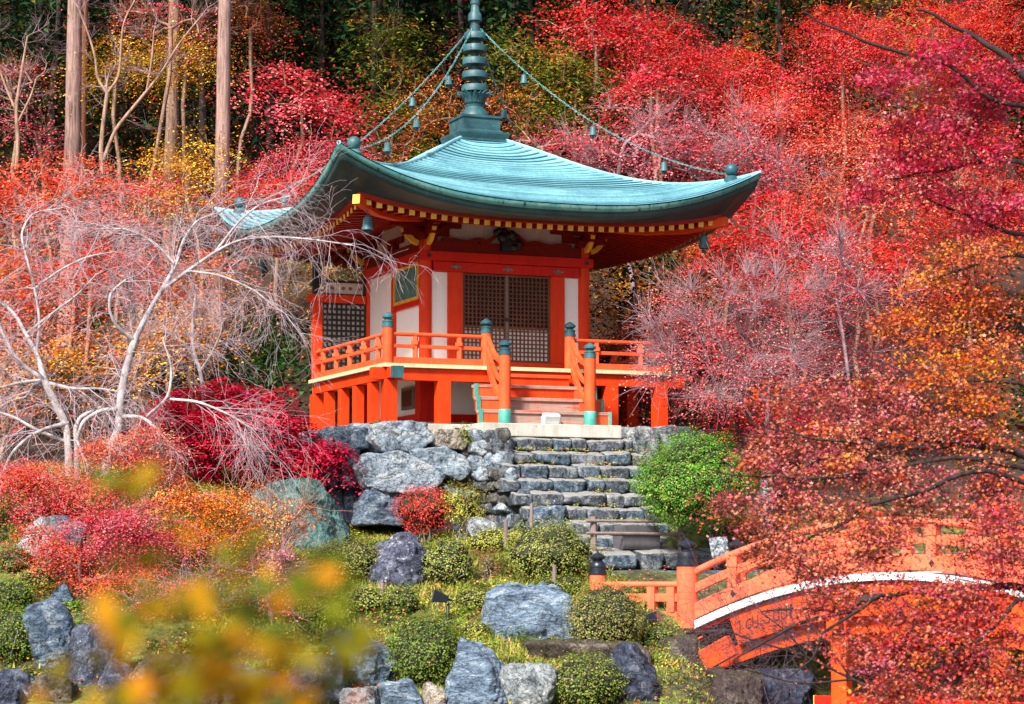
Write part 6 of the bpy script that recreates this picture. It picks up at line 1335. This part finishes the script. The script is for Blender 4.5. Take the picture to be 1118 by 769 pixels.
near_maple('magenta leaved maple reaching in from the upper right', [
 [(1200, 420, 0, 20), (1190, 250, 0, 16), (1150, 120, 0, 12), (1100, 60, 0, 8), (1050, 30, 0, 5), (1000, 10, 0, 3)],
 [(1180, 200, 0, 8), (1110, 175, 0, 6), (1050, 182, .3, 4.5), (1010, 190, .5, 3.4), (975, 196, .6, 2)],
 [(1150, 120, 0, 7), (1080, 110, -.3, 5), (1030, 65, -.4, 4.5), (960, 52, -.4, 4), (905, 30, -.4, 2.5), (875, 12, -.4, 1.5)],
 [(1190, 250, 0, 7), (1118, 260, .4, 5), (1060, 240, .6, 4), (1010, 215, .8, 2.5)]],
 [(1085, 95, 50, 28, 0), (1040, 60, 44, 18, -.3), (980, 80, 40, 16, -.3), (1010, 130, 50, 24, 0), (1075, 165, 50, 28, .2), (985, 175, 46, 20, .4), (1090, 225, 44, 24, .4), (1030, 205, 40, 20, .4), (950, 210, 24, 12, .5), (1060, 120, 40, 24, .5)], MAGENTA + PLUM[:2] + ROSEGREY[2:3], 33, 51, .115, .064)
near_maple('orange and rust maple hanging in from the right edge below the magenta one', [
 [(1210, 520, 0, 18), (1200, 380, 0, 14), (1160, 300, 0, 10), (1110, 275, 0, 6), (1060, 290, 0, 3.5), (1010, 310, 0, 2)],
 [(1200, 420, 0, 9), (1130, 345, .3, 6), (1080, 350, .4, 4), (1030, 362, .5, 2.5), (980, 372, .6, 1.6)],
 [(1200, 450, 0, 8), (1120, 420, -.3, 5), (1060, 415, -.4, 3.5), (1000, 420, -.4, 2)]],
 [(1070, 280, 50, 24, 0), (1020, 300, 40, 24, .2), (1090, 330, 44, 28, .3), (1040, 350, 44, 26, .4), (1090, 385, 44, 28, 0), (1020, 400, 44, 26, -.2), (985, 345, 30, 24, .4), (1060, 430, 50, 24, -.3)], ORANGE[:2] + RUST[:4] + GOLD[1:2] + [(.70, .26, .03, 3), (.62, .10, .05, 3)], 31.5, 52, .085, .058)
near_maple('rust leaved maple with long dark boughs in the lower right', [
 [(1220, 640, 0, 18), (1180, 540, 0, 14), (1118, 492, 0, 10), (1040, 486, 0, 8), (985, 478, 0, 6.5), (972, 468, 0, 5.5), (980, 448, .1, 4), (950, 442, .2, 3)],
 [(1040, 486, 0, 6), (1000, 490, -.2, 5), (940, 484, -.3, 4), (890, 478, -.3, 3), (840, 468, -.3, 2)],
 [(1150, 520, 0, 7), (1080, 500, -.5, 5), (1010, 505, -.6, 4.5), (940, 518, -.7, 4), (880, 525, -.8, 3), (820, 518, -.8, 2.2), (770, 512, -.8, 1.4)],
 [(1180, 560, 0, 8), (1075, 510, -.8, 5), (1010, 535, -.9, 5), (950, 548, -1, 4.6), (915, 575, -1, 4), (870, 592, -1, 3), (820, 598, -1, 2)],
 [(985, 478, 0, 4), (930, 460, .3, 3), (880, 440, .4, 2.4), (820, 425, .5, 1.6)]],
 [(1000, 460, 60, 24, 0), (930, 470, 50, 22, 0), (1060, 475, 50, 26, 0), (900, 510, 50, 22, -.5), (980, 515, 56, 24, -.5), (860, 545, 46, 24, -.7), (930, 560, 54, 26, -.8), (1010, 555, 50, 26, -.7), (838, 572, 30, 18, -.9), (800, 545, 30, 18, -.8), (875, 590, 50, 20, -1), (960, 590, 40, 18, -1), (1075, 530, 44, 30, -.4), (850, 480, 34, 18, 0), (880, 430, 60, 20, .2), (960, 425, 50, 22, .2), (830, 505, 30, 16, -.6), (1080, 560, 40, 24, -.6), (900, 620, 40, 12, -1), (830, 610, 30, 8, -1), (925, 648, 42, 14, -1.1), (855, 602, 34, 10, -1), (960, 610, 34, 10, -.9), (1070, 600, 40, 14, -.8), (885, 625, 34, 10, -1)], RUST + RUST[:4] + PL_P[:2] + ROSEGREY[:1] + ORANGE[1:2], 31, 53, .10, .056, tips=1600)
near_maple('plum red maple in front of the bridge in the lower right corner', [
 [(1230, 760, 0, 18), (1190, 680, 0, 14), (1118, 640, 0, 9), (1050, 642, 0, 7), (990, 648, 0, 6), (940, 655, 0, 5), (925, 668, 0, 5), (880, 678, 0, 4), (845, 700, 0, 3), (800, 722, 0, 2)],
 [(1160, 660, 0, 7), (1110, 650, -.4, 5), (1098, 670, -.5, 4.5), (1060, 705, -.6, 4), (1010, 735, -.7, 3)],
 [(940, 655, 0, 4.5), (970, 645, -.1, 4), (930, 672, -.2, 4), (898, 690, -.3, 3.2), (890, 720, -.3, 2.4), (860, 740, -.3, 1.6)],
 [(925, 668, 0, 4), (870, 664, .2, 3), (830, 668, .3, 2)]],
 [(1095, 600, 30, 24, -.2), (1040, 660, 50, 24, -.2), (1095, 670, 40, 30, -.3), (990, 690, 46, 24, -.2), (1050, 710, 56, 26, -.5), (950, 715, 36, 20, -.3), (1000, 745, 60, 24, -.6), (1085, 745, 46, 26, -.6), (965, 665, 30, 14, 0), (1100, 560, 34, 24, -.2), (1105, 625, 26, 24, -.2), (930, 690, 26, 14, 0), (960, 755, 40, 16, -.4), (905, 660, 30, 12, 0), (880, 648, 26, 8, .1), (1040, 690, 40, 24, -.4), (1020, 638, 46, 12, -.1), (965, 632, 30, 9, 0), (1060, 645, 40, 14, -.1), (1010, 670, 40, 20, -.2)], PL_P + RUST[:2] + CORAL[1:2] + RUST[5:], 29.5, 54, .095, .056, tips=600)
cherry('leafless grey violet boughs hanging in front of the pier below the bridge', [
 [(1170, 800, 0, 10), (1000, 772, .2, 6), (930, 742, .3, 5), (880, 716, .4, 4), (830, 702, .5, 3), (795, 690, .5, 2)],
 [(930, 742, .3, 4), (870, 748, .4, 3), (820, 732, .4, 2.4), (785, 728, .4, 1.6)],
 [(880, 716, .4, 3), (860, 690, .4, 2.6), (835, 672, .4, 2)], [(930, 742, .3, 4), (900, 700, .3, 3), (880, 680, .3, 2)]], 38, 55, 1.0, .03, 2, 'bark_dark', 'twig_dark', .55)

# ------------------------------------------------------------------ the out of focus sprig close to the viewer
def sprig():
    rng = np.random.default_rng(88); d0 = 2.6; k = mpp(d0); b = P(240, 980, d0); root = empty('leafy_sprig', b, 'blurred yellow green leafy sprig close to the viewer at lower left', 'plant'); L = Limbs(); pos = []; cols = []; sz = []
    Y = [(.37, .19, .005, 3), (.42, .16, .006, 3), (.26, .18, .006, 3), (.46, .11, .008, .7)]; Gn = [(.12, .13, .006, 3), (.07, .09, .005, 3), (.19, .16, .006, 2)]
    for (px, py, rx, ry, n, g) in ((240, 740, 120, 36, 46, .25), (170, 700, 60, 40, 20, .4), (250, 690, 70, 40, 26, .5), (310, 710, 60, 40, 20, .5), (335, 645, 44, 34, 18, .75), (375, 675, 34, 40, 18, .85), (150, 615, 22, 16, 7, .5), (135, 525, 22, 12, 8, .85), (260, 620, 28, 18, 9, .4), (205, 655, 36, 26, 14, .4), (300, 660, 40, 30, 14, .6), (235, 590, 20, 14, 4, .3), (80, 730, 26, 30, 5, .6), (110, 765, 60, 14, 10, .1), (350, 620, 22, 14, 3, .1), (290, 760, 80, 20, 22, .15), (270, 600, 16, 12, 2, .4), (370, 745, 26, 18, 5, .8), (398, 700, 16, 24, 4, .9)):
        c0 = P(px, py, d0)
        for i in range(max(2, int(n * .9))):
            q = c0 + rng.normal(size=3) * [rx * k * .52, .12, ry * k * .52]; pos.append(q); cols.append(palette(rng, 1, Gn if rng.random() < g else Y, .15)[0]); sz.append(rng.uniform(.032, .05))
        tip = c0 + [0, 0, ry * k * .3]; st = b + rng.normal(size=3) * [.05, .02, 0]; pt = wob(rng, st, tip, 7, .25)
        for j in range(6): L.seg(pt[j], pt[j + 1], .0028 - .0003 * j, .0025 - .0003 * j)
    pos = np.array(pos); v, f, tc = leaves(rng, pos, np.array(sz), np.array(cols), np.array([[-.5, 0, 0], [-.2, -.26, .04], [.15, -.26, .04], [.5, 0, 0], [.15, .26, .04], [-.2, .26, .04]]), .2, np.array([0, -.5, 0]))
    np_mesh('leaves', v - b, f, M['leaf_near'], root, tc); L.build('stems', M['bark_dark'], root, 5)
sprig()
